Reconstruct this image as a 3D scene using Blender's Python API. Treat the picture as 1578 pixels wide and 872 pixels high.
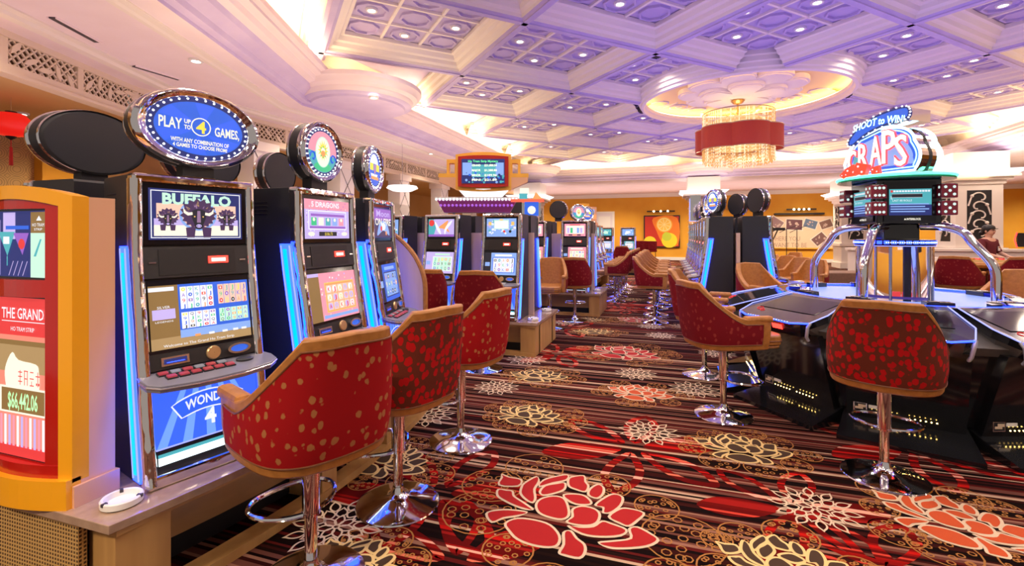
import bpy, bmesh, math, random
from math import sin, cos, pi, radians, atan2, sqrt, hypot
from mathutils import Matrix, Vector
random.seed(7)
D = bpy.data
for o in list(D.objects): D.objects.remove(o)
COL = bpy.context.scene.collection
SC = bpy.context.scene

# ------------------------------------------------------------------ camera, world, exposure
FPX, CX, HY = 735.0, 789.0, 362.0          # focal length in pixels, centre column, horizon row (1578x872)
TH = radians(18)                            # the camera looks 18 degrees left of the aisle
cam = D.objects.new('camera', D.cameras.new('camera')); COL.objects.link(cam)
cam.location = (0, 0, 1.5); cam.rotation_euler = (radians(90), 0, TH)
cam.data.sensor_width = 36; cam.data.lens = FPX / 1578 * 36
cam.data.shift_y = -(436 - HY) / 1578
cam.data.clip_start = .05; cam.data.clip_end = 200
SC.camera = cam
W = D.worlds.new('world'); SC.world = W; W.use_nodes = True
W.node_tree.nodes['Background'].inputs[0].default_value = (1.0, .86, .78, 1)
W.node_tree.nodes['Background'].inputs[1].default_value = 0.35
SC.view_settings.view_transform = 'Standard'; SC.view_settings.look = 'None'
SC.view_settings.gamma = 1; SC.view_settings.use_curve_mapping = False
SC.view_settings.exposure = 0.0
try:
    SC.cycles.use_denoising = True
    SC.cycles.max_bounces = 8; SC.cycles.diffuse_bounces = 4; SC.cycles.glossy_bounces = 4
    SC.cycles.sample_clamp_indirect = 6
except Exception: pass

def R(X, Y):                                # camera-frame ground point -> room
    return (cos(TH)*X - sin(TH)*Y, sin(TH)*X + cos(TH)*Y)
def PZ(u, v, z):                            # pixel seen at height z -> room x, y
    Y = (1.5 - z) * FPX / (v - HY); return R((u - CX) / FPX * Y, Y)
def PY(u, Y):                               # pixel column at depth Y -> room x, y
    return R((u - CX) / FPX * Y, Y)
def CA(deg): return radians(deg) + TH       # camera-frame angle -> room angle

def lamp(name, kind, loc, energy, color, size=.2, rot=(0, 0, 0), angle=None, sy=None):
    l = D.lights.new(name, kind); l.energy = energy; l.color = color
    if kind == 'AREA':
        l.size = size
        if sy: l.shape = 'RECTANGLE'; l.size_y = sy
    else: l.shadow_soft_size = size
    if kind == 'SPOT': l.spot_size = radians(angle or 140); l.spot_blend = .8
    o = D.objects.new(name, l); o.location = loc; o.rotation_euler = rot; COL.objects.link(o); return o

# coffer lattice (its nodes stand at 45 degrees to the room)
CP = 1.87; CAX, CAY = -2.06, 6.96
RC = (1.68, 12.57)                          # middle of the round ceiling dome
TRAY = (-6.5, -1.5, 9.6, 22.3)
CELLS = []
for p in range(-4, 8):
    for q in range(-6, 10):
        if (p + q) % 2:
            x, y = CAX + CP*p, CAY + CP*q
            if TRAY[0] + .9 < x < TRAY[2] - .6 and TRAY[1] < y < TRAY[3] - .8 and hypot(x - RC[0], y - RC[1]) > 2.2:
                if x < -3.5 and y < 7.4 and x < -3.0 - (y + .5)*.45: continue
                CELLS.append((x, y))
WARM = (1.0, .80, .58)
for x, y in CELLS:
    lamp('coffer_spot', 'SPOT', (x, y, 4.9), 145, (1.0, .83, .66), .25, angle=160)
lamp('added_ceiling_fill', 'AREA', (2.2, 11.0, 2.9), 330, (.50, .36, 1.0), 8, (pi, 0, 0), sy=16)  # unseen upward fill, added to wash the ceiling purple
lamp('added_cove_fill', 'AREA', (-4.6, 12.0, 3.2), 125, (1.0, .74, .42), 1.6, (pi, 0, 0), sy=17)  # unseen warm fills, added to brighten the ceiling along the cove
lamp('added_cove_fill', 'AREA', (8.3, 12.5, 3.2), 170, (1.0, .70, .38), 1.6, (pi, 0, 0), sy=15)
lamp('added_cove_fill', 'AREA', (1.8, 20.6, 3.2), 150, (1.0, .72, .42), 12, (pi, 0, 0), sy=1.6)
lamp('added_soffit_fill', 'AREA', (-6.6, 8.5, 2.5), 165, (1.0, .66, .60), 3.5, (pi, 0, 0), sy=19)  # unseen upward fills, added to brighten the flat soffits
lamp('added_soffit_fill', 'AREA', (3, 26.2, 2.9), 330, (1.0, .72, .66), 24, (pi, 0, 0), sy=5)
lamp('added_soffit_fill', 'AREA', (12.5, 13, 2.7), 300, (1.0, .72, .5), 5, (pi, 0, 0), sy=16)
lamp('soffit_and_fill_spot', 'SPOT', (-2.4, -2.0, 3.9), 760, WARM, .3, angle=150)  # unseen fill added behind the camera to light the kiosk front
lamp('soffit_and_fill_spot', 'SPOT', (-7.3, 3.0, 3.9), 130, WARM, .2, angle=160)
lamp('soffit_and_fill_spot', 'SPOT', (-7.5, 9.0, 3.9), 130, WARM, .2, angle=160)
lamp('soffit_and_fill_spot', 'SPOT', (-7.5, 15.0, 3.9), 130, WARM, .2, angle=160)
for x, y in ((-10.2, 2.5), (-10.2, 6.5), (-10.2, 12), (-10.2, 18)):
    lamp('side_aisle_spot', 'SPOT', (x, y, 3.4), 260, (1, .74, .42), .2, angle=165)
for x in (-8, -3, 2, 7, 12, 17):
    lamp('back_wall_spot', 'SPOT', (x, 27.0, 3.9), 800, (1, .85, .6), .2, angle=165)
for x, y in ((14, 4), (14, 9.5), (14, 15), (14, 20), (11.5, 18)):
    lamp('pit_spot', 'SPOT', (x, y, 3.9), 260, (1, .82, .58), .2, angle=165)

# ------------------------------------------------------------------ materials
MT = {}
def mat(name, col, rough=.5, metal=0, emi=None, es=0, coat=0, alpha=None):
    if name in MT: return MT[name]
    m = D.materials.new(name); m.use_nodes = True; b = m.node_tree.nodes['Principled BSDF']
    b.inputs['Base Color'].default_value = (*col, 1); b.inputs['Roughness'].default_value = rough
    b.inputs['Metallic'].default_value = metal
    if emi: b.inputs['Emission Color'].default_value = (*emi, 1); b.inputs['Emission Strength'].default_value = es
    if coat: b.inputs['Coat Weight'].default_value = coat; b.inputs['Coat Roughness'].default_value = .08
    MT[name] = m; return m
def glow(name, col, es=1.0):                # something that gives off light
    return mat(name, (col[0]*.25, col[1]*.25, col[2]*.25), .35, 0, col, es)
def nd(m, t, **k):
    n = m.node_tree.nodes.new(t)
    for a, v in k.items(): setattr(n, a, v)
    return n
def lk(m, a, b): m.node_tree.links.new(a, b)
def bsdf(m): return m.node_tree.nodes['Principled BSDF']
def ramp(m, stops, interp='LINEAR'):
    r = nd(m, 'ShaderNodeValToRGB'); r.color_ramp.interpolation = interp
    e = r.color_ramp.elements
    e[0].position, e[0].color = stops[0][0], (*stops[0][1], 1)
    e[1].position, e[1].color = stops[1][0], (*stops[1][1], 1)
    for p, c in stops[2:]:
        x = e.new(p); x.color = (*c, 1)
    return r
def noisy(name, c1, c2, scale, rough=.5, bump=0, stretch=(1, 1, 1), **k):
    if name in MT: return MT[name]
    m = mat(name, c1, rough, **k); tc = nd(m, 'ShaderNodeTexCoord'); mp = nd(m, 'ShaderNodeMapping')
    mp.inputs['Scale'].default_value = stretch
    n = nd(m, 'ShaderNodeTexNoise'); n.inputs['Scale'].default_value = scale; n.inputs['Detail'].default_value = 4
    r = ramp(m, [(.35, c1), (.65, c2)])
    lk(m, tc.outputs['Object'], mp.inputs[0]); lk(m, mp.outputs[0], n.inputs['Vector'])
    lk(m, n.outputs['Fac'], r.inputs[0]); lk(m, r.outputs[0], bsdf(m).inputs['Base Color'])
    if bump:
        b = nd(m, 'ShaderNodeBump'); b.inputs['Strength'].default_value = bump; b.inputs['Distance'].default_value = .01
        lk(m, n.outputs['Fac'], b.inputs['Height']); lk(m, b.outputs[0], bsdf(m).inputs['Normal'])
    return m
black = mat('black_paint', (.022, .022, .026), .42)
blacksatin = mat('black_satin', (.012, .011, .013), .5)
chrome = mat('chrome', (.86, .85, .86), .07, 1)
wavy = mat('wavy_chrome', (.88, .84, .80), .06, 1)
_t = wavy.node_tree; _n = _t.nodes.new('ShaderNodeTexNoise'); _n.inputs['Scale'].default_value = 4.5; _n.inputs['Detail'].default_value = 2
_c = _t.nodes.new('ShaderNodeTexCoord'); _b = _t.nodes.new('ShaderNodeBump'); _b.inputs['Strength'].default_value = .6; _b.inputs['Distance'].default_value = .04
_t.links.new(_c.outputs['Object'], _n.inputs['Vector']); _t.links.new(_n.outputs['Fac'], _b.inputs['Height']); _t.links.new(_b.outputs[0], _t.nodes['Principled BSDF'].inputs['Normal'])
softchrome = mat('brushed_chrome', (.75, .74, .76), .22, 1)
wood = noisy('oak_veneer', (.44, .235, .075), (.56, .32, .11), 9, .45, 0, (1, 1, .12))
woodh = noisy('oak_veneer_flat', (.36, .2, .08), (.5, .29, .11), 7, .35, 0, (.2, 1, 1))
desk = noisy('desk_laminate', (.36, .24, .17), (.44, .3, .21), 20, .18, coat=.5)
paledivider = noisy('pale_divider_board', (.62, .42, .33), (.7, .5, .4), 9, .45, 0, (1, 1, .12))
leather = noisy('tan_leather', (.36, .14, .028), (.46, .19, .042), 26, .42, .15)
leatherdark = noisy('tan_leather_piping', (.16, .05, .015), (.2, .07, .02), 26, .45, .1)
cream = noisy('cream_plaster', (.82, .74, .64), (.86, .79, .7), 3, .7)
creamtrim = mat('cream_moulding', (.86, .80, .72), .6)
lav = noisy('lavender_light_tinted_coffer', (.50, .42, .68), (.56, .48, .73), 2.5, .6)  # purple LED light on coffers and beam undersides is put into this colour
mauve = noisy('mauve_light_tinted_paint', (.86, .74, .76), (.90, .79, .82), 1.5, .65)  # colour also carries a tint of the purple light on the fascia
tray_m = noisy('lilac_light_tinted_cornice', (.60, .50, .76), (.68, .58, .82), 2.0, .6)  # lilac here is the purple light on the cornice, painted in
gold = noisy('ochre_wall_paint', (.72, .34, .022), (.76, .38, .03), 1.2, .7)
tanw = noisy('tan_wall_paint', (.74, .48, .19), (.78, .52, .22), 1.2, .7)
white = mat('white_paint', (.8, .78, .76), .5)
ceramic = mat('white_ceramic', (.85, .83, .8), .25)
kioskyel = mat('yellow_enamel', (.95, .42, .012), .28, coat=.4)
kioskred = mat('red_enamel', (.50, .010, .005), .18, coat=.8)
kioskside = mat('peach_enamel', (.82, .46, .27), .35)
screen_off = mat('dark_glass', (.01, .01, .015), .08)

def fabric(name, base, spot, scale=17, thr=.34, seed=0):
    m = mat(name, base, .85); tc = nd(m, 'ShaderNodeTexCoord'); mp = nd(m, 'ShaderNodeMapping')
    mp.inputs['Scale'].default_value = (1, 1, .72); mp.inputs['Location'].default_value = (seed, seed*.3, 0)
    v = nd(m, 'ShaderNodeTexVoronoi'); v.inputs['Scale'].default_value = scale; v.inputs['Randomness'].default_value = .75
    r = ramp(m, [(thr - .02, spot), (thr + .03, base)])
    n = nd(m, 'ShaderNodeTexNoise'); n.inputs['Scale'].default_value = 400
    b = nd(m, 'ShaderNodeBump'); b.inputs['Strength'].default_value = .15; b.inputs['Distance'].default_value = .002
    wn = nd(m, 'ShaderNodeTexNoise'); wn.inputs['Scale'].default_value = 34; wn.inputs['Detail'].default_value = 2
    ws = nd(m, 'ShaderNodeVectorMath', operation='SCALE'); ws.inputs['Scale'].default_value = .018; wa = nd(m, 'ShaderNodeVectorMath', operation='ADD')
    lk(m, tc.outputs['Object'], wn.inputs['Vector']); lk(m, wn.outputs['Color'], ws.inputs[0]); lk(m, tc.outputs['Object'], wa.inputs[0]); lk(m, ws.outputs[0], wa.inputs[1])
    lk(m, wa.outputs[0], mp.inputs[0]); lk(m, mp.outputs[0], v.inputs['Vector']); lk(m, v.outputs['Distance'], r.inputs[0])
    lk(m, r.outputs[0], bsdf(m).inputs['Base Color']); lk(m, tc.outputs['Object'], n.inputs['Vector'])
    lk(m, n.outputs['Fac'], b.inputs['Height']); lk(m, b.outputs[0], bsdf(m).inputs['Normal'])
    bsdf(m).inputs['Specular IOR Level'].default_value = .2
    return m
fab_a = fabric('crimson_fabric_tan_spots', (.33, .004, .006), (.40, .15, .05), 25, .29)
fab_b = fabric('brown_fabric_red_spots', (.13, .022, .010), (.46, .005, .006), 27, .42, 3)
fab_c = fabric('maroon_fabric_faint_spots', (.17, .004, .010), (.26, .03, .025), 25, .28, 5)

def stripes(name, tint=None):
    m = mat(name, (.1, .02, .02), .95); tc = nd(m, 'ShaderNodeTexCoord'); sp = nd(m, 'ShaderNodeSeparateXYZ')
    lk(m, tc.outputs['Object'], sp.inputs[0])
    v = nd(m, 'ShaderNodeTexVoronoi', voronoi_dimensions='1D'); v.inputs['Scale'].default_value = 52
    lk(m, sp.outputs['Y'], v.inputs['W'])
    s2 = nd(m, 'ShaderNodeSeparateColor'); lk(m, v.outputs['Color'], s2.inputs[0])
    v2 = nd(m, 'ShaderNodeTexNoise', noise_dimensions='1D'); v2.inputs['Scale'].default_value = 2.2; v2.inputs['Detail'].default_value = 1
    lk(m, sp.outputs['Y'], v2.inputs['W'])
    ad = nd(m, 'ShaderNodeMath', operation='MULTIPLY_ADD'); ad.inputs[1].default_value = .34; 
    lk(m, v2.outputs['Fac'], ad.inputs[0])
    sb = nd(m, 'ShaderNodeMath', operation='MULTIPLY_ADD'); sb.inputs[1].default_value = .92; sb.inputs[2].default_value = -.14
    lk(m, s2.outputs[0], sb.inputs[0]); lk(m, sb.outputs[0], ad.inputs[2])
    if tint is None:
        r = ramp(m, [(0, (.006, .002, .002)), (.20, (.030, .005, .004)), (.32, (.085, .008, .007)), (.42, (.008, .003, .002)),
                     (.50, (.13, .045, .032)), (.60, (.035, .006, .005)), (.66, (.27, .125, .085)), (.75, (.012, .004, .003)), (.84, (.50, .33, .22)), (.90, (.10, .012, .01))], 'CONSTANT')
    else:
        r = ramp(m, [(0, (.10, .003, .003)), (.32, (.24, .005, .004)), (.43, (.45, .008, .006)), (.53, (.12, .004, .003)),
                     (.60, (.55, .05, .03)), (.68, (.2, .005, .004)), (.73, (.65, .16, .09)), (.79, (.28, .01, .008)), (.88, (.8, .36, .26))], 'CONSTANT')
    lk(m, ad.outputs[0], r.inputs[0]); lk(m, r.outputs[0], bsdf(m).inputs['Base Color'])
    bsdf(m).inputs['Specular IOR Level'].default_value = .05
    return m
carpet = stripes('striped_carpet'); ghost = stripes('striped_carpet_red_flower', 1)
c_cream = mat('carpet_cream_yarn', (.68, .52, .36), .95); c_red = noisy('carpet_red_yarn', (.34, .002, .003), (.40, .003, .004), 300, .95)
c_orange = noisy('carpet_orange_yarn', (.50, .06, .01), (.56, .08, .013), 300, .95)
c_gold = mat('carpet_gold_yarn', (.5, .2, .035), .95); c_dark = mat('carpet_brown_yarn', (.05, .022, .008), .95)
c_pale = mat('carpet_pale_gold_yarn', (.76, .54, .22), .95); c_lace = mat('carpet_lace_yarn', (.36, .145, .028), .95)

# ------------------------------------------------------------------ mesh builder
class MB:
    def __init__(s): s.v = []; s.f = []; s.mi = []; s.ms = []; s.sm = []; s.T = Matrix.Identity(4); s.m = None; s.smooth = False
    def use(s, m):
        s.m = m; return s
    def _mi(s):
        if s.m not in s.ms: s.ms.append(s.m)
        return s.ms.index(s.m)
    def add(s, vs, fs):
        n = len(s.v); T = s.T
        for p in vs:
            q = T @ Vector(p if len(p) == 3 else (*p, 0)); s.v.append((q.x, q.y, q.z))
        k = s._mi()
        for f in fs: s.f.append([n + i for i in f]); s.mi.append(k); s.sm.append(s.smooth)
        return s
    def box(s, x0, x1, y0, y1, z0, z1):
        s.add([(x0,y0,z0),(x1,y0,z0),(x1,y1,z0),(x0,y1,z0),(x0,y0,z1),(x1,y0,z1),(x1,y1,z1),(x0,y1,z1)],
              [(0,3,2,1),(4,5,6,7),(0,1,5,4),(1,2,6,5),(2,3,7,6),(3,0,4,7)]); return s
    def poly(s, pts): s.add(pts, [list(range(len(pts)))]); return s
    def rect(s, x0, x1, y0, y1, z=0): s.poly([(x0,y0,z),(x1,y0,z),(x1,y1,z),(x0,y1,z)]); return s
    def prism(s, pts, z0, z1):               # polygon in xy pushed through z
        n = len(pts); vs = [(x, y, z0) for x, y in pts] + [(x, y, z1) for x, y in pts]
        s.add(vs, [list(range(n))[::-1], list(range(n, 2*n))] + [(i, (i+1) % n, n+(i+1) % n, n+i) for i in range(n)]); return s
    def xprism(s, pts, x0, x1):              # polygon in yz pushed through x
        n = len(pts); vs = [(x0, y, z) for y, z in pts] + [(x1, y, z) for y, z in pts]
        s.add(vs, [list(range(n)), list(range(n, 2*n))[::-1]] + [(i, n+i, n+(i+1) % n, (i+1) % n) for i in range(n)]); return s
    def yprism(s, pts, y0, y1):              # polygon in xz pushed through y
        n = len(pts); vs = [(x, y0, z) for x, z in pts] + [(x, y1, z) for x, z in pts]
        s.add(vs, [list(range(n)), list(range(n, 2*n))[::-1]] + [(i, n+i, n+(i+1) % n, (i+1) % n) for i in range(n)]); return s
    def ring(s, outer, inner, z0, z1):       # flat frame between two outlines of equal count
        n = len(outer)
        vs = [(*p, z0) for p in outer] + [(*p, z0) for p in inner] + [(*p, z1) for p in outer] + [(*p, z1) for p in inner]
        fs = []
        for i in range(n):
            j = (i+1) % n
            fs += [(i, n+i, n+j, j), (2*n+i, 2*n+j, 3*n+j, 3*n+i), (i, j, 2*n+j, 2*n+i), (n+i, 3*n+i, 3*n+j, n+j)]
        s.add(vs, fs); return s
    def lathe(s, prof, seg=32, c=(0, 0), a0=0, a1=2*pi, sx=1, sy=1):
        full = abs(a1 - a0 - 2*pi) < 1e-6; n = seg if full else seg + 1
        vs = []; fs = []
        for i in range(n):
            a = a0 + (a1-a0)*i/seg
            for r, z in prof: vs.append((c[0] + r*cos(a)*sx, c[1] + r*sin(a)*sy, z))
        k = len(prof)
        for i in range(seg):
            j = (i+1) % n
            for t in range(k-1):
                fs.append((i*k+t, j*k+t, j*k+t+1, i*k+t+1))
        sm = s.smooth; s.smooth = True; s.add(vs, fs); s.smooth = sm; return s
    def tube(s, pts, r, seg=8, closed=False, caps=True):
        pts = [Vector(p) for p in pts]; n = len(pts); vs = []; fs = []; up = Vector((0, 0, 1)); prev = None
        rr = r if isinstance(r, (list, tuple)) else [r]*n
        for i, p in enumerate(pts):
            a = pts[(i-1) % n] if (closed or i) else p; b = pts[(i+1) % n] if (closed or i < n-1) else p
            t = (b - a).normalized() if (b-a).length > 1e-9 else Vector((0,0,1))
            if prev is None:
                x = t.cross(up) if abs(t.dot(up)) < .95 else t.cross(Vector((1, 0, 0)))
            else: x = prev - t*prev.dot(t)
            x.normalize(); y = t.cross(x); prev = x
            for k in range(seg):
                q = p + (x*cos(2*pi*k/seg) + y*sin(2*pi*k/seg))*rr[i]; vs.append((q.x, q.y, q.z))
        for i in range(n if closed else n-1):
            j = (i+1) % n
            for k in range(seg): fs.append((i*seg+k, i*seg+(k+1) % seg, j*seg+(k+1) % seg, j*seg+k))
        if caps and not closed: fs += [list(range(seg))[::-1], list(range((n-1)*seg, n*seg))]
        sm = s.smooth; s.smooth = True; s.add(vs, fs); s.smooth = sm; return s
    def disc(s, x, y, r, z=0, seg=12, ry=None):
        return s.poly([(x + r*cos(2*pi*i/seg), y + (ry or r)*sin(2*pi*i/seg), z) for i in range(seg)]); return s
    def ball(s, c, r, seg=10, rings=6, sx=1, sy=1, sz=1):
        vs = []; fs = []
        for i in range(rings+1):
            t = pi*i/rings
            for k in range(seg):
                a = 2*pi*k/seg; vs.append((c[0]+r*sx*sin(t)*cos(a), c[1]+r*sy*sin(t)*sin(a), c[2]+r*sz*cos(t)))
        for i in range(rings):
            for k in range(seg): fs.append((i*seg+k, (i+1)*seg+k, (i+1)*seg+(k+1) % seg, i*seg+(k+1) % seg))
        sm = s.smooth; s.smooth = True; s.add(vs, fs); s.smooth = sm; return s
    def text(s, body, x, y, h, w=None, z=0, align='C', bend=0, grow=0, ext=0, shear=0, bold=0):
        vs, fs = textmesh(body, ext/h if h else 0, (grow + bold)/h)
        if not vs: return s
        xs = [p[0] for p in vs]; ys = [p[1] for p in vs]; x0, x1, y0, y1 = min(xs), max(xs), min(ys), max(ys)
        sy = h/.72; sx = (w/(x1-x0)) if w else sy; cx = (x0+x1)/2
        out = []
        for px, py, pz in vs:
            qx = (px-cx)*sx if align == 'C' else (px-x0)*sx
            qy = (py)*sy; out.append((x + qx + shear*qy, y - h/2 + qy - bend*qx*qx, z + pz*h))
        s.add(out, fs); return s
    def build(s, name, parent=None, loc=None, rz=None, bevel=0, kind=None, smooth=None):
        me = D.meshes.new(name); me.from_pydata(s.v, [], s.f)
        for m in s.ms: me.materials.append(m)
        me.polygons.foreach_set('material_index', s.mi)
        me.polygons.foreach_set('use_smooth', s.sm if smooth is None else [smooth]*len(s.sm))
        if smooth is None and any(s.sm): 
            try: me.set_sharp_from_angle(angle=radians(40))
            except Exception: pass
        me.update()
        bm = bmesh.new(); bm.from_mesh(me); bmesh.ops.remove_doubles(bm, verts=bm.verts, dist=1e-5)
        bmesh.ops.recalc_face_normals(bm, faces=bm.faces) if len(bm.faces) < 4000 else None
        bm.to_mesh(me); bm.free()
        o = D.objects.new(name, me); COL.objects.link(o)
        if parent: o.parent = parent
        if loc is not None: o.location = loc if len(loc) == 3 else (*loc, 0)
        if rz is not None: o.rotation_euler = (0, 0, rz)
        if kind: o['kind'] = kind
        if bevel:
            b = o.modifiers.new('bevel', 'BEVEL'); b.width = bevel; b.segments = 2; b.limit_method = 'ANGLE'; b.angle_limit = radians(50)
        return o
_tc = {}
def textmesh(body, ext, grow):
    k = (body, round(ext, 4), round(grow, 4))
    if k in _tc: return _tc[k]
    c = D.curves.new('lettering', 'FONT'); c.body = body; c.size = 1; c.resolution_u = 2; c.extrude = ext; c.offset = grow*.72
    o = D.objects.new('lettering', c); COL.objects.link(o)
    dg = bpy.context.evaluated_depsgraph_get(); dg.update()
    me = D.meshes.new_from_object(o.evaluated_get(dg))
    vs = [tuple(v.co) for v in me.vertices]; fs = [list(p.vertices) for p in me.polygons]
    D.objects.remove(o); D.curves.remove(c); D.meshes.remove(me)
    _tc[k] = (vs, fs); return _tc[k]
def tag(o, label, cat, group=None, kind=None):
    o['label'] = label; o['category'] = cat
    if group: o['group'] = group
    if kind: o['kind'] = kind
    return o
def thing(name, label, cat, loc=(0, 0, 0), rz=0, group=None):
    o = D.objects.new(name, None); COL.objects.link(o); o.empty_display_size = .1
    o.location = loc if len(loc) == 3 else (*loc, 0); o.rotation_euler = (0, 0, rz)
    return tag(o, label, cat, group)
def tree(o): return [c for c in D.objects if c.parent == o]
KIDS = {}
def dup(o, loc, rz, label=None, group=None, depth=0):
    r = o.copy(); COL.objects.link(r)
    if depth == 0:
        r.location = loc if len(loc) == 3 else (*loc, 0); r.rotation_euler = (0, 0, rz)
        if label: r['label'] = label
        if group: r['group'] = group
    for ch in list(o.children):
        c = dup(ch, None, None, depth=depth+1); c.parent = r
    return r
def frame(o, x, y):                          # matrix with origin o, unit axes x, y and their cross
    x = Vector(x).normalized(); y = Vector(y).normalized(); n = x.cross(y); M = Matrix.Identity(4)
    for i, a in enumerate((x, y, n)): M[0][i], M[1][i], M[2][i] = a
    M[0][3], M[1][3], M[2][3] = o; return M
def crom(pts, n=4, closed=True):             # smooth loop through points
    k = len(pts); out = []
    for i in range(k if closed else k-1):
        g = lambda j: pts[j % k] if closed else pts[max(0, min(k-1, j))]
        p0, p1, p2, p3 = g(i-1), g(i), g(i+1), g(i+2)
        for a in range(n):
            t = a/n
            out.append(tuple(.5*((2*p1[c]) + (-p0[c]+p2[c])*t + (2*p0[c]-5*p1[c]+4*p2[c]-p3[c])*t*t + (-p0[c]+3*p1[c]-3*p2[c]+p3[c])*t**3) for c in range(len(p1))))
    if not closed: out.append(tuple(pts[-1]))
    return out
def ell(cx, cy, rx, ry, n=32, a0=0): return [(cx + rx*cos(a0 + 2*pi*i/n), cy + ry*sin(a0 + 2*pi*i/n)) for i in range(n)]
def inset(pts, d):                           # move an outline inward by d
    n = len(pts); A = sum(pts[i][0]*pts[(i+1) % n][1] - pts[(i+1) % n][0]*pts[i][1] for i in range(n)); sg = 1 if A > 0 else -1
    out = []
    for i in range(n):
        a, b = pts[i-1], pts[(i+1) % n]; dx, dy = b[0]-a[0], b[1]-a[1]; l = hypot(dx, dy) or 1
        out.append((pts[i][0] - sg*dy/l*d, pts[i][1] + sg*dx/l*d))
    return out
# ================================================================== THE ROOM
b = MB().use(carpet)
b.rect(-12, 20, -2.5, 30, 0)
_zc = [0]
def zl(k):
    _zc[0] = (_zc[0] + 1) % 23
    return .0012*k + _zc[0]*3e-5
LOTUS_PX = [
 [(378,595),(388,570),(385,560),(410,570),(450,578),(440,598)],
 [(455,605),(465,590),(505,568),(510,585),(495,610),(498,640),(490,655),(470,645),(452,625)],
 [(375,612),(400,615),(420,618),(425,635),(455,655),(490,680),(470,678),(430,665),(390,645),(372,630)],
 [(515,600),(530,580),(570,568),(610,562),(605,578),(560,588)],
 [(518,620),(535,600),(575,592),(600,590),(598,610),(570,622),(530,630)],
 [(615,580),(625,570),(665,565),(670,585),(680,600),(670,618),(640,610),(618,600)],
 [(685,630),(690,610),(715,595),(732,605),(730,625),(712,640)],
 [(505,665),(520,645),(560,635),(595,642),(610,670),(612,700),(590,712),(550,705),(515,690)],
 [(600,630),(640,628),(670,635),(690,655),(680,662),(640,660),(610,645)],
 [(335,695),(360,685),(410,682),(470,690),(440,700),(390,708),(352,722)],
 [(708,665),(740,640),(770,628),(797,638),(790,665),(760,688),(735,690),(735,672)],
 [(630,680),(660,670),(700,678),(718,695),(712,720),(690,732),(650,732),(610,722),(630,705)],
 [(755,705),(790,680),(820,678),(870,692),(850,715),(820,735),(790,725)],
 [(400,728),(440,712),(500,718),(550,735),(580,770),(575,800),(545,808),(490,800),(440,780),(415,755)],
 [(615,735),(650,742),(700,740),(730,722),(760,730),(810,750),(790,768),(720,772),(660,762)],
 [(720,795),(770,790),(830,780),(825,748),(850,742),(895,765),(918,785),(880,805),(800,812),(750,808)],
 [(600,760),(620,755),(640,780),(665,800),(668,825),(650,845),(600,835),(585,828),(600,800)]]
LOT = [[PZ(600 + x/2.224, 480 + y/2.224, 0) for x, y in pet] for pet in LOTUS_PX]
_c = PZ(600 + 620/2.224, 480 + 700/2.224, 0)
LOT = [[(x - _c[0], y - _c[1]) for x, y in pet] for pet in LOT]
def place(pts, c, s, a): return [(c[0] + s*(x*cos(a) - y*sin(a)), c[1] + s*(x*sin(a) + y*cos(a))) for x, y in pts]
def lace(c, r, seed=0, m=None):
    rnd = random.Random(seed); b.use(m or c_lace)
    o = ell(c[0], c[1], r, r, 20); b_ring(o, inset(o, .008), 1)
    for k in range(3):
        n = (1, 6, 11)[k]; rr = (0, .42, .75)[k]*r
        for i in range(n):
            a = 2*pi*i/n + rnd.random(); e = ell(c[0] + rr*cos(a), c[1] + rr*sin(a), r*.13, r*.13, 7); b_ring(e, inset(e, .007), 1)
def b_ring(o, i, k):
    n = len(o); z = zl(k); b.add([(*p, z) for p in o] + [(*p, z) for p in i], [(j, (j+1) % n, n+(j+1) % n, n+j) for j in range(n)])
def lotus(c, s, a, fill, line, halo=True):
    if halo:
        rnd = random.Random(int(c[0]*100 + c[1]*37)); 
        for i in range(9):
            t = 2*pi*i/9 + rnd.uniform(-.2, .2); rr = s*rnd.uniform(.44, .58); lace((c[0] + rr*cos(t)*1.1, c[1] + rr*sin(t)*.9), s*rnd.uniform(.12, .22), i)
    for pet in LOT:
        o = crom(inset(place(pet, c, s, a), -.011), 3); z = zl(2); b.use(line).poly([(*p, z) for p in o]); z = zl(3)
        b.use(fill).poly([(*p, z) for p in crom(inset(place(pet, c, s, a), .0035), 3)])
def petal_loop(c, r0, r1, w, a, wd, k=2, tip=1):
    pts = [(r0, 0), (r0 + (r1-r0)*.3, w), (r0 + (r1-r0)*.7, w*.9), (r1, 0), (r0 + (r1-r0)*.7, -w*.9), (r0 + (r1-r0)*.3, -w)]
    o = crom(place(pts, c, 1, a), 3); o[9] = place([(r1*1.06, 0)], c, 1, a)[0]; b_ring(o, inset(o, wd), k)
def daisy(c, s, a=0, m=None):
    b.use(m or c_cream)
    for i in range(12):
        t = a + 2*pi*i/12; petal_loop(c, s*.58, s*1.0, s*.12, t, s*.042); petal_loop(c, s*.34, s*.7, s*.13, t + pi/12, s*.04)
    for i in range(7): petal_loop(c, s*.04, s*.42, s*.11, a + 2*pi*i/7, s*.04)
def ghostflower(c, s, a, n=6):
    b.use(ghost)
    for i in range(n):
        t = a + 2*pi*i/n; pts = [(.12, 0), (.45, .2), (.8, .2), (1.05, .02), (.8, -.17), (.45, -.16)]
        o = crom(place([(x*s, y*s) for x, y in pts], c, 1, t), 4)
        if i % 3 == 0:
            z = zl(.5); b.poly([(*p, z) for p in o])
        else: b_ring(o, inset(o, s*.085), .5)
F0 = lambda u, v: PZ(u, v, 0)
lotus(_c, 1.0, 0, c_red, c_cream)
lotus(F0(965, 545), .95, -.1, c_red, c_cream)
lotus(F0(1490, 812), .72, -.15, c_orange, c_cream)
lotus(F0(990, 607), .62, .2, c_orange, c_cream)
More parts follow.
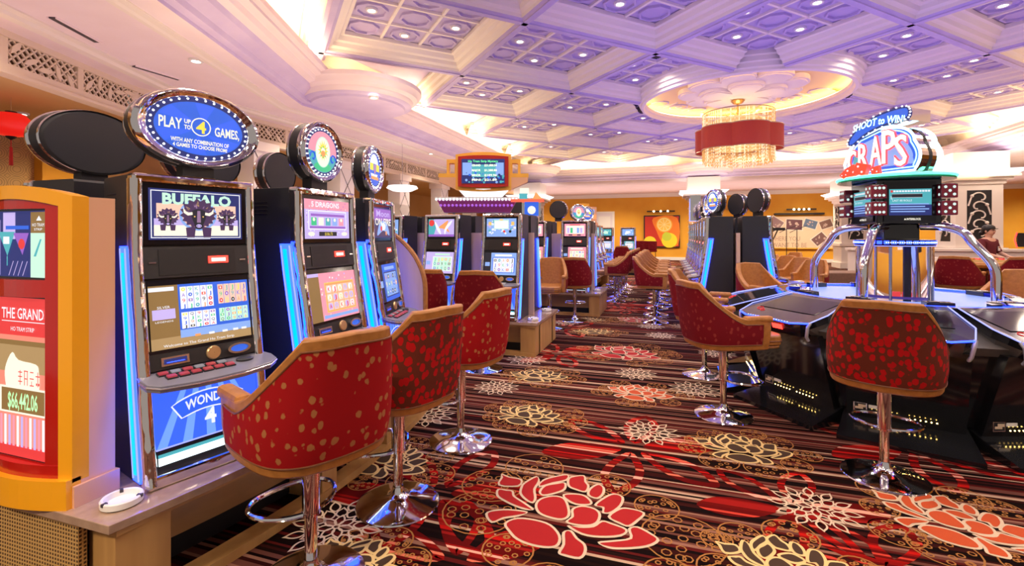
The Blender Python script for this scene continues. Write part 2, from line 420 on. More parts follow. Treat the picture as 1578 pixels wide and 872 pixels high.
for u, v, s, a in ((1152, 694, .62, .3), (818, 642, .6, .1), (833, 580, .62, .4), (600, 712, .62, 0), (918, 511, .62, .6), (1235, 885, .62, .2), (545, 880, .5, 0)):
    lotus(F0(u, v), s, a, c_dark, c_pale)
for u, v, s in ((518, 812, .24), (1255, 783, .22), (1000, 666, .22), (765, 597, .22), (980, 576, .22), (1070, 600, .24), (655, 640, .24),
                (1018, 517, .22), (812, 554, .24), (1003, 503, .22), (872, 497, .24), (1012, 488, .22), (1105, 545, .22)):
    daisy(F0(u, v), s, u)
for u, v, s, a in ((975, 690, .62, .4), (1220, 785, .48, .2), (675, 760, .6, .3), (870, 505, .7, 0), (860, 545, .6, 1), (1400, 690, .6, .5), (700, 870, .5, .8), (1360, 885, .5, 0),
                   (950, 470, .9, .2)):
    ghostflower(F0(u, v), s, a)
rnd = random.Random(3)
for i in range(15):
    for j in range(3):
        y = 8.6 + i*1.35 + rnd.uniform(-.3, .3); x = -.55 + .75*j - .75 + rnd.uniform(-.2, .2) + (.35 if i % 2 else 0)
        k = (i*3 + j*2) % 4
        if k == 0: lotus((x, y), .55, rnd.random(), c_dark, c_pale)
        elif k == 1: daisy((x, y), .23)
        elif k == 2: lotus((x, y), .7, rnd.random(), c_orange if i % 2 else c_red, c_cream)
        elif i % 2: ghostflower((x, y), .55, rnd.random())
for i in range(26):
    x = rnd.uniform(1.5, 15); y = rnd.uniform(7.5, 24)
    if i % 2: lotus((x, y), .6, rnd.random(), c_dark, c_pale, False)
    else: ghostflower((x, y), .8, rnd.random())
floor = b.build('floor', kind='structure')

b = MB().use(gold); b.box(-12, 20, 30, 30.2, 0, 4.0); b.use(white).box(-12, 20, 29.95, 30, 0, .18); b.use(creamtrim).box(-12, 20, 29.9, 30, 3.86, 4.0).box(-12, 20, 29.94, 30, 3.78, 3.86)
b.build('wall_back', kind='structure')
# left wall with a ring-patterned wallpaper up to the pilaster
wp = mat('ring_pattern_wallpaper', (.6, .4, .16), .7)
tc = nd(wp, 'ShaderNodeTexCoord'); v = nd(wp, 'ShaderNodeTexVoronoi'); v.inputs['Scale'].default_value = 3.6; v.inputs['Randomness'].default_value = 0
wv = nd(wp, 'ShaderNodeMath', operation='MULTIPLY'); wv.inputs[1].default_value = 9; wf = nd(wp, 'ShaderNodeMath', operation='FRACT')
r = ramp(wp, [(0, (.70, .47, .20)), (.55, (.40, .25, .10)), (.8, (.70, .47, .20))], 'CONSTANT')
lk(wp, tc.outputs['Object'], v.inputs['Vector']); lk(wp, v.outputs['Distance'], wv.inputs[0]); lk(wp, wv.outputs[0], wf.inputs[0]); lk(wp, wf.outputs[0], r.inputs[0]); lk(wp, r.outputs[0], bsdf(wp).inputs['Base Color'])
b = MB().use(wp).box(-12.2, -12, -2.5, 6.1, 0, 3.53); b.use(tanw).box(-12.2, -12, 6.1, 30, 0, 3.53); b.use(gold).box(-12, -11.75, 6.1, 6.7, 0, 3.53)
b.use(cream).box(-12, -11.93, -2.5, 6.1, .9, 1.0)
b.build('wall_left', kind='structure')
MB().use(gold).box(20, 20.2, -2.5, 30, 0, 4.0).build('wall_right', kind='structure')

# ---- soffits
FR = [(-5.6, -1.5), (-7.7, 3.6), (-8.57, 5.7), (-8.4, 8.9), (-8.4, 22.3)]
TP = [(-3.0, -2.5), (-3.9, .6), (-5.16, 3.65), (-6.7, 7.5), (-6.5, 9.0), (-6.5, 22.3), (8.4, 22.3), (9.6, 21.1), (9.6, -2.5)]
b = MB().use(mauve)
b.poly([(*p, 4.0) for p in [(-5.6, -2.5)] + FR + [(-6.5, 22.3), (-6.5, 9.0), (-6.7, 7.5), (-5.16, 3.65), (-3.9, .6), (-3.0, -2.5)]])
b.rect(-12, 20, 22.3, 30, 4.0); b.rect(9.6, 20, -2.5, 22.3, 4.0); b.poly([(8.4, 22.3, 4.0), (9.6, 22.3, 4.0), (9.6, 21.1, 4.0)])
b.use(tanw)
b.poly([(*p, 3.53) for p in [(-5.6, -2.5)] + FR + [(-8.4, 30), (-12, 30), (-12, -2.5)]])
b.build('ceiling', kind='structure')

def sweep(b, path, prof, closed=False):
    n = len(path); nr = []
    for i in range(n):
        def nn(a, c):
            dx, dy = c[0]-a[0], c[1]-a[1]; l = hypot(dx, dy); return (dy/l, -dx/l)
        if i == 0: N = nn(path[0], path[1])
        elif i == n-1: N = nn(path[-2], path[-1])
        else:
            n1, n2 = nn(path[i-1], path[i]), nn(path[i], path[i+1]); mx, my = n1[0]+n2[0], n1[1]+n2[1]; l2 = mx*mx+my*my
            N = (2*mx/l2, 2*my/l2)
        nr.append(N)
    k = len(prof); vs = [(path[i][0] + nr[i][0]*d, path[i][1] + nr[i][1]*d, z) for i in range(n) for d, z in prof]
    b.add(vs, [(i*k+t, (i+1)*k+t, (i+1)*k+t+1, i*k+t+1) for i in range(n-1) for t in range(k-1)])
b = MB().use(tray_m)
sweep(b, TP, [(0, 4.0), (0, 4.05), (.10, 4.07), (.12, 4.14)])
b.use(tray_m); sweep(b, TP, [(.12, 4.14), (.30, 4.20), (.34, 4.26)])
b.use(mauve); sweep(b, TP, [(.34, 4.26), (.46, 4.28), (.50, 4.34), (.62, 4.36), (.62, 4.40), (.70, 4.42), (.70, 4.50), (.62, 4.50), (.62, 4.42), (0, 4.42)])
b.use(cream); sweep(b, TP, [(-.02, 4.4), (-.02, 4.75), (.08, 4.93), (.3, 5.03), (.55, 5.05)])
b.build('trim_1', kind='structure')
led = glow('warm_cove_light', (1.0, .68, .34), 70)
b = MB().use(led); sweep(b, TP, [(.42, 4.425), (.42, 4.445), (.50, 4.445), (.50, 4.425)])
tag(b.build('cove_light_strip'), 'warm cove light glowing behind the ceiling cornice all round the coffers', 'light')
# mouldings framing the left soffit
b = MB().use(creamtrim); sweep(b, [(-8.0, .9), (-8.0, 3.0)], [(0, 4.0), (0, 3.97), (.1, 3.97), (.1, 4.0)])
sweep(b, [(x+.42, y+.1) for x, y in FR[:4]] + [(-7.98, 22.3)], [(0, 4.0), (0, 3.95), (.12, 3.95), (.16, 3.98), (.26, 3.98), (.26, 4.0)])
sweep(b, [(x-.55, y) for x, y in TP[:6]], [(0, 4.0), (0, 3.97), (.06, 3.97), (.1, 3.985), (.2, 3.985), (.2, 4.0)])
b.build('trim_2', kind='structure')
# coffer plane, beams
b = MB().use(lav).rect(-7.2, 10.2, -2.5, 23, 5.06)
b.build('ceiling', kind='structure')
def inside(x, y):
    if not (TRAY[0] + .35 < x < TRAY[2] - .35 and -2.5 < y < TRAY[3] - .35): return False
    if y < 7.5 and x < -3.9 - (y - .6)*.41 + .4: return False
    return hypot(x - RC[0], y - RC[1]) > 2.30
bp = [(-.34, 5.05), (-.34, 4.98), (-.29, 4.97), (-.25, 4.90), (-.19, 4.88), (-.17, 4.82), (-.11, 4.79), (-.10, 4.74), (-.045, 4.72), (-.045, 4.70),
      (.045, 4.70), (.045, 4.72), (.10, 4.74), (.11, 4.79), (.17, 4.82), (.19, 4.88), (.25, 4.90), (.29, 4.97), (.34, 4.98), (.34, 5.05)]
b = MB()
for p in range(-5, 9):
    for q in range(-6, 10):
        if (p + q) % 2: continue
        for s in (1, -1):
            P0 = (CAX + CP*p, CAY + CP*q); P1 = (P0[0] + s*CP, P0[1] + CP)
            ts = [t/24 for t in range(25) if inside(P0[0] + (P1[0]-P0[0])*t/24, P0[1] + (P1[1]-P0[1])*t/24)]
            if len(ts) < 2: continue
            A, B = [(P0[0] + (P1[0]-P0[0])*t, P0[1] + (P1[1]-P0[1])*t) for t in (ts[0], ts[-1])]
            b.use(creamtrim); sweep(b, [A, B], bp[:8]); sweep(b, [A, B], bp[12:])
            b.use(lav); sweep(b, [A, B], bp[7:13])
b.build('ceiling_beam', kind='structure')
# coffer panel mouldings: three by three fields with octagons
b = MB().use(creamtrim); h = 1.0
for t in (-.35, .35):
    b.box(t-.022, t+.022, -h, h, 5.02, 5.06); b.box(-h, h, t-.022, t+.022, 5.02, 5.06)
b.use(lav)
for i in (-.7, 0, .7):
    for j in (-.7, 0, .7):
        o = ell(i, j, .26, .26, 8, pi/8); b.ring(o, inset(o, .035), 5.02, 5.06)
proto = None
for x, y in CELLS:
    o = b.build('coffer_moulding', kind='structure') if proto is None else proto.copy()
    if proto is None: proto = o
    else: COL.objects.link(o)
    o.location = (x, y, 0); o.rotation_euler = (0, 0, pi/4)
# downlights and air vents
lens = glow('downlight_lens', (1.0, .93, .82), 9); 
b = MB().use(white); b.lathe([(.06, 5.055), (.06, 5.025), (.085, 5.02), (.095, 5.035), (.095, 5.055)], 16); b.use(lens).lathe([(.0001, 5.04), (.06, 5.04)], 16)
dl = None
grille = mat('dark_grille', (.05, .04, .05), .6)
v = MB().use(lav); o = ell(0, 0, .27, .27, 4, pi/4); v.ring(o, inset(o, .04), 5.0, 5.05)
for k in range(7): v.use(grille).box(-.15, .15, -.155 + k*.05, -.135 + k*.05, 5.0, 5.03)
v.use(grille).rect(-.16, .16, -.16, .16, 5.045)
vent0 = None
for ci, (x, y) in enumerate(CELLS):
    for i, j in ((.7, 0), (-.7, 0), (0, .7), (0, -.7)):
        dx, dy = (i - j)*sqrt(.5), (i + j)*sqrt(.5)
        if dl is None: dl = b.build('downlight'); d = dl
        else: d = dl.copy(); COL.objects.link(d)
        d.location = (x+dx, y+dy, 0)
        tag(d, 'small round white downlight glowing in a coffered ceiling panel', 'light', 'downlights in the coffered ceiling')
    if ci % 2 == 0 and hypot(x - RC[0], y - .99 - RC[1]) > 2.9:
        if vent0 is None: vent0 = v.build('ceiling_vent'); d = vent0
        else: d = vent0.copy(); COL.objects.link(d)
        d.location = (x, y - .99, 0); d.rotation_euler = (0, 0, pi/4)
        tag(d, 'square slatted air vent set in a coffered ceiling panel', 'vent', 'air vents in the coffered ceiling')
for i, (u, w, z) in enumerate(((302, 92, 4.0), (576, 149, 4.07), (34, 174, 3.53), (664, 236, 4.0))):
    Y = (z-1.5)*FPX/(HY-w); x, y = PY(u, Y); d = dl.copy(); COL.objects.link(d); d.location = (x, y, z - 5.055)
    tag(d, ('round downlight alone in the flat pink soffit at upper left', 'downlight under the half round ceiling bastion', 'downlight by the red lantern at far left', 'downlight in the soffit left of the yellow jackpot sign')[i], 'light')
# linear slots in the left soffit
for (u0, v0, u1, v1), lb in (((80, 26, 150, 64), 'long dark linear air slot at the upper left of the soffit'), ((206, 101, 276, 122), 'thin linear air slot above the oval topper')):
    Y0 = 2.5*FPX/(HY-v0); Y1 = 2.5*FPX/(HY-v1); A = Vector((*PY(u0, Y0), 0)); B = Vector((*PY(u1, Y1), 0)); d = (B-A)
    s = MB().use(grille); s.T = Matrix.Translation(A) @ Matrix.Rotation(atan2(d.y, d.x), 4, 'Z'); s.box(0, d.length, -.035, .035, 3.985, 4.0)
    s.use(mauve).box(0, d.length, -.055, -.035, 3.98, 4.0).box(0, d.length, .035, .055, 3.98, 4.0); tag(s.build('air_slot'), lb, 'vent')
# half-round bastions of the cornice
for x, y, r in ((-5.95, 8.25, 1.25), (-5.6, 20.3, 1.2), (1.5, 21.9, 1.3), (8.6, 20.9, 1.3), (9.2, 9, 1.3)):
    s = MB().use(tray_m); s.lathe([(.001, 4.06), (r-.35, 4.06), (r-.33, 4.10), (r-.2, 4.13)], 48, (x, y)); s.use(mauve).lathe([(r-.2, 4.13), (r-.17, 4.22), (r-.08, 4.26), (r-.05, 4.33), (r, 4.36), (r, 4.44), (r-.06, 4.46), (.001, 4.44)], 48, (x, y))
    s.build('cornice_bastion', kind='structure')
# round dome with plaster flower
s = MB().use(creamtrim); cx, cy = RC
s.lathe([(2.44, 5.06), (2.44, 4.97), (2.40, 4.95), (2.40, 4.86), (2.36, 4.84), (2.35, 4.76), (2.31, 4.74), (2.30, 4.69), (2.24, 4.67), (2.22, 4.70), (2.22, 4.76), (2.19, 4.78), (2.18, 4.86)], 96, RC)
s.use(mat('yellow_dome_paint', (.90, .70, .32), .6)).lathe([(2.38, 4.86), (2.38, 4.95), (2.2, 5.02), (1.8, 5.045), (.001, 5.05)], 96, RC)
s.build('ceiling_dome', kind='structure')
s = MB().use(glow('dome_cove_light', (1.0, .70, .28), 14)).lathe([(2.22, 4.87), (2.22, 4.885), (2.3, 4.885), (2.3, 4.87), (2.22, 4.87)], 96, RC)
tag(s.build('cove_light_ring'), 'warm light ring hidden in the round ceiling dome', 'light')
s = MB().use(creamtrim)
def lobes(n, r0, r1, k=10, a0=0):
    out = []
    for i in range(n):
        for j in range(k):
            t = -1 + 2*j/k; a = a0 + 2*pi*(i + .5 + t*.5)/n; rr = r0 + (r1-r0)*sqrt(max(0, 1 - abs(t)**2.6)); out.append((cx + rr*cos(a), cy + rr*sin(a)))
    return out
o = lobes(9, 1.1, 1.42); s.prism(inset(o, .05), 4.90, 4.93); s.prism(o, 4.93, 5.04)
o = lobes(5, .45, .98, 14, .35); s.prism(inset(o, .06), 4.80, 4.83); s.prism(o, 4.83, 4.92)
s.lathe([(.001, 4.77), (.2, 4.78), (.26, 4.81)], 24, RC)
s.build('trim_3', kind='structure')
# lattice frieze
fr_m = mat('frieze_plaster', (.80, .68, .52), .6); void = mat('frieze_void', (.16, .09, .04), .9)
b = MB(); rnd = random.Random(5)
fp = FR[:]
for i in range(len(fp)-1):
    A, B = Vector((*fp[i], 0)), Vector((*fp[i+1], 0)); d = (B-A).normalized(); L = (B-A).length; nrm = Vector((d.y, -d.x, 0))
    np_ = max(1, round(L/1.35)); w = L/np_
    b.T = frame(A, d, (0, 0, 1))
    b.use(void).add([(0, 3.53, -.10), (L, 3.53, -.10), (L, 4.0, -.10), (0, 4.0, -.10)], [(0, 1, 2, 3)])
    b.use(fr_m).box(0, L, 3.49, 3.60, -.12, .05).box(0, L, 3.92, 4.0, -.12, .05).box(0, L, 3.46, 3.50, -.1, .09)
    for k in range(np_):
        x0 = k*w; b.box(x0-.05, x0+.05, 3.6, 3.92, -.04, .03)
        st = .115; nb = int((w + .32)/st)
        for sgn in (1, -1):
            for t in range(nb):
                xa = x0 + t*st - .0; pts = []
                xs, xe = (xa - .32, xa) if sgn > 0 else (xa, xa - .32)
                # clip the diagonal to the panel
                za, zb = 3.6, 3.92
                if xs < x0: za += (x0-xs)/abs(xe-xs)*.32 if xe > xs else 0; xs2 = x0
                else: xs2 = xs
                if xe < x0: zb -= (x0-xe)/abs(xe-xs)*.32; xe2 = x0
                else: xe2 = xe
                if xs2 > x0+w: zz = (xs2-(x0+w))/abs(xe-xs)*.32; za += zz; xs2 = x0+w
                if xe2 > x0+w: zz = (xe2-(x0+w))/abs(xe-xs)*.32; zb -= zz; xe2 = x0+w
                if zb - za < .04: continue
                q = .015; b.add([(xs2-q, za, -.01), (xs2+q, za, -.01), (xe2+q, zb, -.01), (xe2-q, zb, -.01), (xs2-q, za, .012), (xs2+q, za, .012), (xe2+q, zb, .012), (xe2-q, zb, .012)],
                    [(0,3,2,1),(4,5,6,7),(0,1,5,4),(1,2,6,5),(2,3,7,6),(3,0,4,7)])
        for t in range(5):
            xx, zz, a = x0 + w*(.14 + .18*t), rnd.uniform(3.66, 3.86), rnd.uniform(0, pi); e = place([(-.12, 0), (-.04, .038), (.05, .03), (.13, 0), (.05, -.035), (-.04, -.03)], (xx, zz), 1, a)
            b.prism(e, .012, .028)
b.build('trim_4', kind='structure')
# pilasters below the frieze with crossing lines, hanging crystal pelmets
for k, y in enumerate((8.2, 11.0, 14.0, 17.0, 20.0, 23)):
    s = MB().use(white).box(-8.75, -8.3, y-.3, y+.3, 0, 3.5); s.use(creamtrim).box(-8.8, -8.25, y-.35, y+.35, 3.3, 3.5).box(-8.8, -8.25, y-.35, y+.35, 0, .2)
    for z0 in (.4, 1.4, 2.4):
        for g in (1, -1):
            s.use(grille).add([(-8.295, y-.3*g-.012, z0), (-8.295, y-.3*g+.012, z0), (-8.295, y+.012, z0+.45), (-8.295, y-.012, z0+.45)], [(0, 1, 2, 3)])
            s.use(grille).add([(-8.295, y-.3*g-.012, z0+.9), (-8.295, y-.3*g+.012, z0+.9), (-8.295, y+.012, z0+.45), (-8.295, y-.012, z0+.45)], [(0, 1, 2, 3)])
    s.build('pilaster', kind='structure')
# door in the back wall
d1 = PY(915, 30.5); d2 = PY(953, 30.3)
s = MB().use(white).box(-.62, .62, -.06, 0, 0, 2.95); s.use(mat('door_white', (.72, .68, .74), .45)).box(-.5, .5, -.08, -.06, .02, 2.85)
for z in (.3, 1.6): s.use(white).box(-.36, .36, -.09, -.08, z, z+1.05)
s.use(softchrome).box(.38, .44, -.13, -.08, 1.35, 1.45)
s.build('door_1', loc=((d1[0]+d2[0])/2, 29.95, 0), kind='structure')
# big square columns with scroll panels and glowing capitals
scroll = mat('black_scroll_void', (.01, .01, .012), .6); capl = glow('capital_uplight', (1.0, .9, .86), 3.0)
def column(x, y, w, h, z0=0, full=True):
    s = MB().use(creamtrim).box(-w/2, w/2, -w/2, w/2, 0, h); s.box(-w/2-.06, w/2+.06, -w/2-.06, w/2+.06, 0, .25)
    s.box(-w/2-.08, w/2+.08, -w/2-.08, w/2+.08, 1.0, 1.12)
    for i, (d, z, z2) in enumerate(((.05, h-.12, h), (.16, h, h+.08), (.28, h+.08, h+.16))): s.box(-w/2-d, w/2+d, -w/2-d, w/2+d, z, z2)
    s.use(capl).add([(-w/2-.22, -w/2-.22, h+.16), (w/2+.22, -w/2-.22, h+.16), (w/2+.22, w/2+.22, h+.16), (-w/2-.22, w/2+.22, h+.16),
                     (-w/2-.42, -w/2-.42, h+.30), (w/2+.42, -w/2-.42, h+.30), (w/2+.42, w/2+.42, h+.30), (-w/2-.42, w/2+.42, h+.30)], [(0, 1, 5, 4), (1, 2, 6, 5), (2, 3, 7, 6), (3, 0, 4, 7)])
    s.use(creamtrim).box(-w/2-.1, w/2+.1, -w/2-.1, w/2+.1, h+.16, 4.0)
    if full:
        for f in range(4):
            s.T = Matrix.Rotation(f*pi/2, 4, 'Z'); yy = -w/2 - .004; pw = w*.26; a0, a1 = 1.3, h-.3
            s.use(scroll).add([(-pw, yy, a0), (pw, yy, a0), (pw, yy, a1), (-pw, yy, a1)], [(0, 1, 2, 3)])
            s.use(creamtrim)
            z = a0 + .12; g = 1
            while z < a1 - .1:
                pts = [(g*pw*(-.9), yy-.012, z-.12)]
                for t in range(15):
                    a = t/14*4.4*1.0; rr = pw*.8*(1 - t/17); pts.append((g*(pw*.1 - rr*cos(a)), yy-.012, z + .1 + rr*sin(a)))
                s.tube(pts, .022, 5); s.ball((-g*pw*.6, yy-.012, z+.18), .05, 8, 4); z += .27; g = -g
        s.T = Matrix.Identity(4)
    return s.build('column', loc=(x, y, 0), kind='structure')
column(8.95, 18.6, 1.15, 3.15); column(1.5, 22.6, 1.1, 3.1); column(-6.4, 22.6, 1.1, 3.1); column(8.0, 25.5, 1.1, 3.1)
lamp('capital_glow', 'POINT', (9.3, 17.2, 3.6), 30, (1, .85, .7), .15)
# ================================================================== SLOT MACHINES
blueled = glow('blue_led_edge', (.012, .035, 1.0), 9); cyanled = glow('cyan_led_core', (.0, .50, 1.0), 1.5); paleled = glow('pale_led_strip', (.30, .34, 1.0), 1.4)
whiteled = glow('white_tray_light', (.75, .95, 1.0), 2.2); redled = glow('red_display', (1.0, .03, .02), 5); redglow = glow('red_display_core', (1.0, .45, .4), 4)
bulb = glow('marquee_bulb', (.95, .97, 1.0), 2.2)
def G(n, r, g, b_, e=1.0): return glow(n, (r, g, b_), e)
g_white = G('screen_white', .85, .88, .95); g_blue = G('screen_blue', .03, .13, .72); g_lblue = G('screen_light_blue', .25, .42, .85); g_navy = G('screen_navy', .02, .03, .16)
g_pink = G('screen_pink', .85, .32, .42); g_orange = G('screen_orange', .9, .36, .12); g_yel = G('screen_yellow', .95, .75, .08); g_green = G('screen_green', .05, .55, .25)
g_brown = G('screen_brown', .26, .15, .05); g_purple = G('screen_purple', .30, .12, .55); g_lav = G('screen_lavender', .55, .45, .85); g_peach = G('screen_peach', .90, .58, .45)
g_teal = G('screen_teal', .08, .42, .48); g_red = G('screen_red', .75, .05, .05); g_mint = G('screen_mint', .55, .85, .7); g_dark = G('screen_dark', .02, .02, .03)
g_fur = G('screen_fur', .07, .035, .10); g_furl = G('screen_fur_light', .30, .18, .32); g_gold = G('screen_gold', .85, .55, .15); g_bluepanel = G('belly_blue', .04, .13, .95, 1.1); g_bp2 = G('belly_light_blue', .15, .32, 1.0, 1.2)
g_cream = G('screen_cream', .95, .9, .75); g_tan = G('screen_tan', .42, .27, .12)

def symbol(s, x, y, w, h, k, z=.002):        # one reel symbol
    c = [g_blue, g_green, g_red, g_orange, g_purple, g_yel, g_dark, g_teal][k % 8]
    if k % 5 == 0: s.use(c).disc(x, y, w*.30, z, 10, h*.34); s.use(g_white).disc(x, y, w*.12, z+.0005, 8, h*.15)
    elif k % 5 == 1: s.use(c).text('J', x, y, h*.7, w*.4, z)
    elif k % 5 == 2: s.use(c).text('9', x, y, h*.7, w*.45, z)
    elif k % 5 == 3: s.use(c).rect(x-w*.3, x+w*.3, y-h*.25, y+h*.25, z); s.use(g_cream).disc(x, y, w*.15, z+.0005, 8, h*.18)
    else: s.use(c).text(('K', 'A', 'Q')[k % 3], x, y, h*.7, w*.5, z)
def reels(s, x0, x1, y0, y1, nc, nr, bg, rnd, z=.001):
    w, h = (x1-x0)/nc, (y1-y0)/nr
    for i in range(nc):
        s.use(bg).rect(x0+i*w+.001, x0+(i+1)*w-.001, y0, y1, z)
        for j in range(nr): symbol(s, x0+(i+.5)*w, y0+(j+.5)*h, w, h, rnd.randrange(40), z+.0008)
def art_top(s, w, h, kind, rnd):             # artwork in a w x h frame centred on 0,0
    X, Y = w/2, h/2
    if kind == 'buffalo':
        s.use(g_navy).rect(-X, X, -Y, Y); s.use(g_white).ring([(-X+.008, -Y+.008), (X-.008, -Y+.008), (X-.008, Y-.008), (-X+.008, Y-.008)], [(-X+.012, -Y+.012), (X-.012, -Y+.012), (X-.012, Y-.012), (-X+.012, Y-.012)], .001, .0012)
        s.use(g_peach).rect(-X+.03, X-.03, -.02, .05, .0012); s.use(g_lav).rect(-X+.02, X-.02, -.05, -.02, .0012); s.use(g_cream).rect(-X+.02, X-.02, -Y+.018, -.05, .0012)
        s.use(g_lblue).disc(0, .0, .082, .0016, 24, .075); s.use(g_peach).disc(0, 0, .07, .002, 24, .063)
        s.use(g_mint).text('BUFFALO', 0, .074, .050, w*.74, .0024, bold=.003); 
        for n_, (cx, cy, q) in enumerate(((-.128, -.022, .60), (.128, -.018, .62), (0, -.012, 1.08))):
            zb = .0030 + n_*.0012
            for g in (-1, 1): s.use(g_fur).poly([(cx+g*x*q, cy+y*q, zb) for x, y in ((.012, -.04), (.052, -.045), (.048, -.088), (.018, -.088))])
            body = []
            for k in range(34):
                a = 2*pi*k/34; r0 = (.066 + .010*sin(a))*(1 + (.13 if k % 2 else -.07)); body.append((cx + q*r0*cos(a)*1.0, cy + q*(r0*sin(a)*.92 + .008), zb+.0001))
            s.use(g_fur).poly(body)
            for k in range(20): a = rnd.uniform(.15, pi-.15); rr = rnd.uniform(.036, .064); s.use(g_furl if k % 2 else g_tan).poly([(cx + q*(rr*cos(a)-.003), cy + q*rr*sin(a), zb+.0002), (cx + q*(rr*cos(a)+.003), cy + q*rr*sin(a), zb+.0002), (cx + q*(rr+.013)*cos(a), cy + q*(rr+.013)*sin(a), zb+.0002)])
            face = [(-.026, .030), (0, .038), (.026, .030), (.030, .005), (.018, -.030), (.012, -.050), (-.012, -.050), (-.018, -.030), (-.030, .005)]
            s.use(g_dark).poly([(cx + x*q, cy + y*q, zb+.0004) for x, y in crom(face, 2)])
            s.use(g_furl).poly([(cx + x*q, cy + y*q, zb+.0005) for x, y in ((-.006, .03), (.006, .03), (.008, -.022), (-.008, -.022))])
            s.use(g_lav).disc(cx, cy-.037*q, .011*q, zb+.0006, 10, .008*q)
            for g in (-1, 1):
                s.use(g_cream).poly([(cx+g*x*q, cy+y*q, zb+.0007) for x, y in ((.025, .012), (.044, .008), (.060, .020), (.062, .044), (.052, .027), (.040, .021), (.026, .024))])
                s.use(g_dark).disc(cx+g*.005*q, cy-.037*q, .0026*q, zb+.0008, 6); s.use(g_gold).disc(cx+g*.017*q, cy+.004*q, .0034*q, zb+.0008, 6)
        s.use(g_white).rect(-.05, .05, -Y+.003, -Y+.006, .004)
    elif kind == 'cards':
        s.use(g_lav).rect(-X, X, -Y, Y); s.use(g_pink).rect(-X, X, Y-.06, Y, .0008)
        for i in range(90): s.use(rnd.choice((g_white, g_pink, g_purple))).disc(rnd.uniform(-X+.01, X-.01), rnd.uniform(-Y+.01, Y-.01), .004, .001, 6)
        s.use(g_white).text('5 DRAGONS', -.02, Y-.028, .032, .25, .0016, bold=.001); s.use(g_white).rect(-X+.03, X-.03, -Y+.055, Y-.065, .0016); s.use(g_lav).rect(-X+.036, X-.036, -Y+.061, Y-.071, .002)
        s.use(g_purple).rect(-X+.04, X-.04, -Y+.062, -Y+.075, .0024).rect(-X+.05, X-.05, Y-.10, Y-.085, .0024)
        for i, c in enumerate((g_green, g_cream, g_teal, g_lblue, g_pink)): s.use(c).rect(-.15+i*.062, -.15+i*.062+.045, -Y+.08, Y-.108, .0026); s.use(g_cream).disc(-.1275+i*.062, -Y+.115, .011, .003, 8)
        s.use(g_dark).rect(-.085, .075, -Y+.016, -Y+.042, .0026); s.use(g_yel).text('$186.73', 0, -Y+.029, .018, .07, .003)
        for g in (-1, 1): s.use(g_cream).disc(g*.15, -Y+.029, .028, .0026, 16, .012)
    elif kind == 'sapphires':
        s.use(g_navy).rect(-X, X, -Y, Y); s.use(g_purple).rect(-X+.01, X-.01, Y-.1, Y-.01, .001); s.use(g_lav).text('Moon', 0, Y-.045, .05, .3, .002, bold=.001); s.use(g_cream).text('ON FIRE', 0, Y-.11, .055, .36, .002, bold=.0015)
        s.use(g_fur).rect(-X+.01, X-.01, -Y+.01, Y-.145, .001); s.use(g_lblue).poly([(x, y, .002) for x, y in crom([(-.14, -.1), (-.09, -.01), (0, .015), (.09, -.01), (.14, -.1), (0, -.06)], 4)])
        s.use(g_white).disc(0, -.03, .05, .0025, 14, .03); s.use(g_red).disc(-.05, -.045, .022, .003, 8); s.use(g_orange).disc(.06, -.08, .018, .003, 8)
    elif kind == 'storm':
        s.use(g_lav).rect(-X, X, -Y, Y); s.use(g_teal).poly([(x, y, .001) for x, y in ((-X, -Y), (-X+.08, -Y), (-X+.12, 0), (-X+.08, Y), (-X, Y))]); s.use(g_red).disc(-X+.05, Y-.05, .045, .0014, 10)
        s.use(g_orange).poly([(x, y, .0014) for x, y in crom([(-.05, .0), (.02, .05), (.11, .1), (.09, .02), (.13, -.06), (.03, -.01)], 3)]); s.use(g_white)
        for pts in ([(-.1, .09), (-.06, .04), (-.02, -.02), (.0, -.09), (-.05, -.05), (-.09, .03)], [(.06, -.09), (.09, -.02), (.15, .05), (.17, .1), (.1, .05), (.05, -.03)]): s.poly([(x, y, .002) for x, y in crom(pts, 3)])
        s.use(g_purple).rect(-X, X, -Y, -Y+.03, .0024)
    elif kind == 'panel':
        s.use(g_lblue).rect(-X, X, -Y, Y)
        for i in range(46): s.use(rnd.choice((g_white, g_teal, g_lav))).disc(rnd.uniform(-X+.02, X-.02), rnd.uniform(-Y+.02, Y-.02), rnd.uniform(.008, .02), .001, 8)
        s.use(g_mint).rect(-.1, .1, -.02, .1, .002); s.use(g_white).rect(-.09, .09, -.01, .085, .0024); s.use(g_gold).disc(0, Y-.016, .03, .003, 8, .01)
        for g in (-1, 1): s.use(g_gold).rect(g*.155-.02, g*.155+.02, .03, .075, .0026)
        s.use(g_red).disc(.04, -.05, .017, .003, 8); s.use(g_dark).disc(.12, -.05, .02, .003, 6); s.use(g_lblue).disc(-.05, -.05, .022, .003, 8)
    elif kind == 'bonus':
        s.use(g_pink).rect(-X, X, -Y, Y); s.use(g_cream).rect(-X+.03, X-.03, -Y+.045, Y-.035, .001); s.use(g_red).rect(-.1, .1, Y-.03, Y-.014, .001)
        for i, c in enumerate((g_lav, g_green, g_white, g_lblue, g_lav)): s.use(c).rect(-.15+i*.062, -.15+i*.062+.045, -Y+.06, Y-.075, .002)
        s.use(g_dark).rect(-.12, -.05, -Y+.012, -Y+.033, .002).rect(.04, .11, -Y+.012, -Y+.033, .002); s.use(g_orange).rect(-.04, .03, -Y+.012, -Y+.033, .002)
    else:
        c = dict(blue=(g_lblue, g_white, g_teal), teal=(g_teal, g_mint, g_blue), purple=(g_purple, g_lav, g_blue))[kind]
        s.use(c[0]).rect(-X, X, -Y, Y); s.use(c[1]).disc(0, 0, .09, .001, 14, .06)
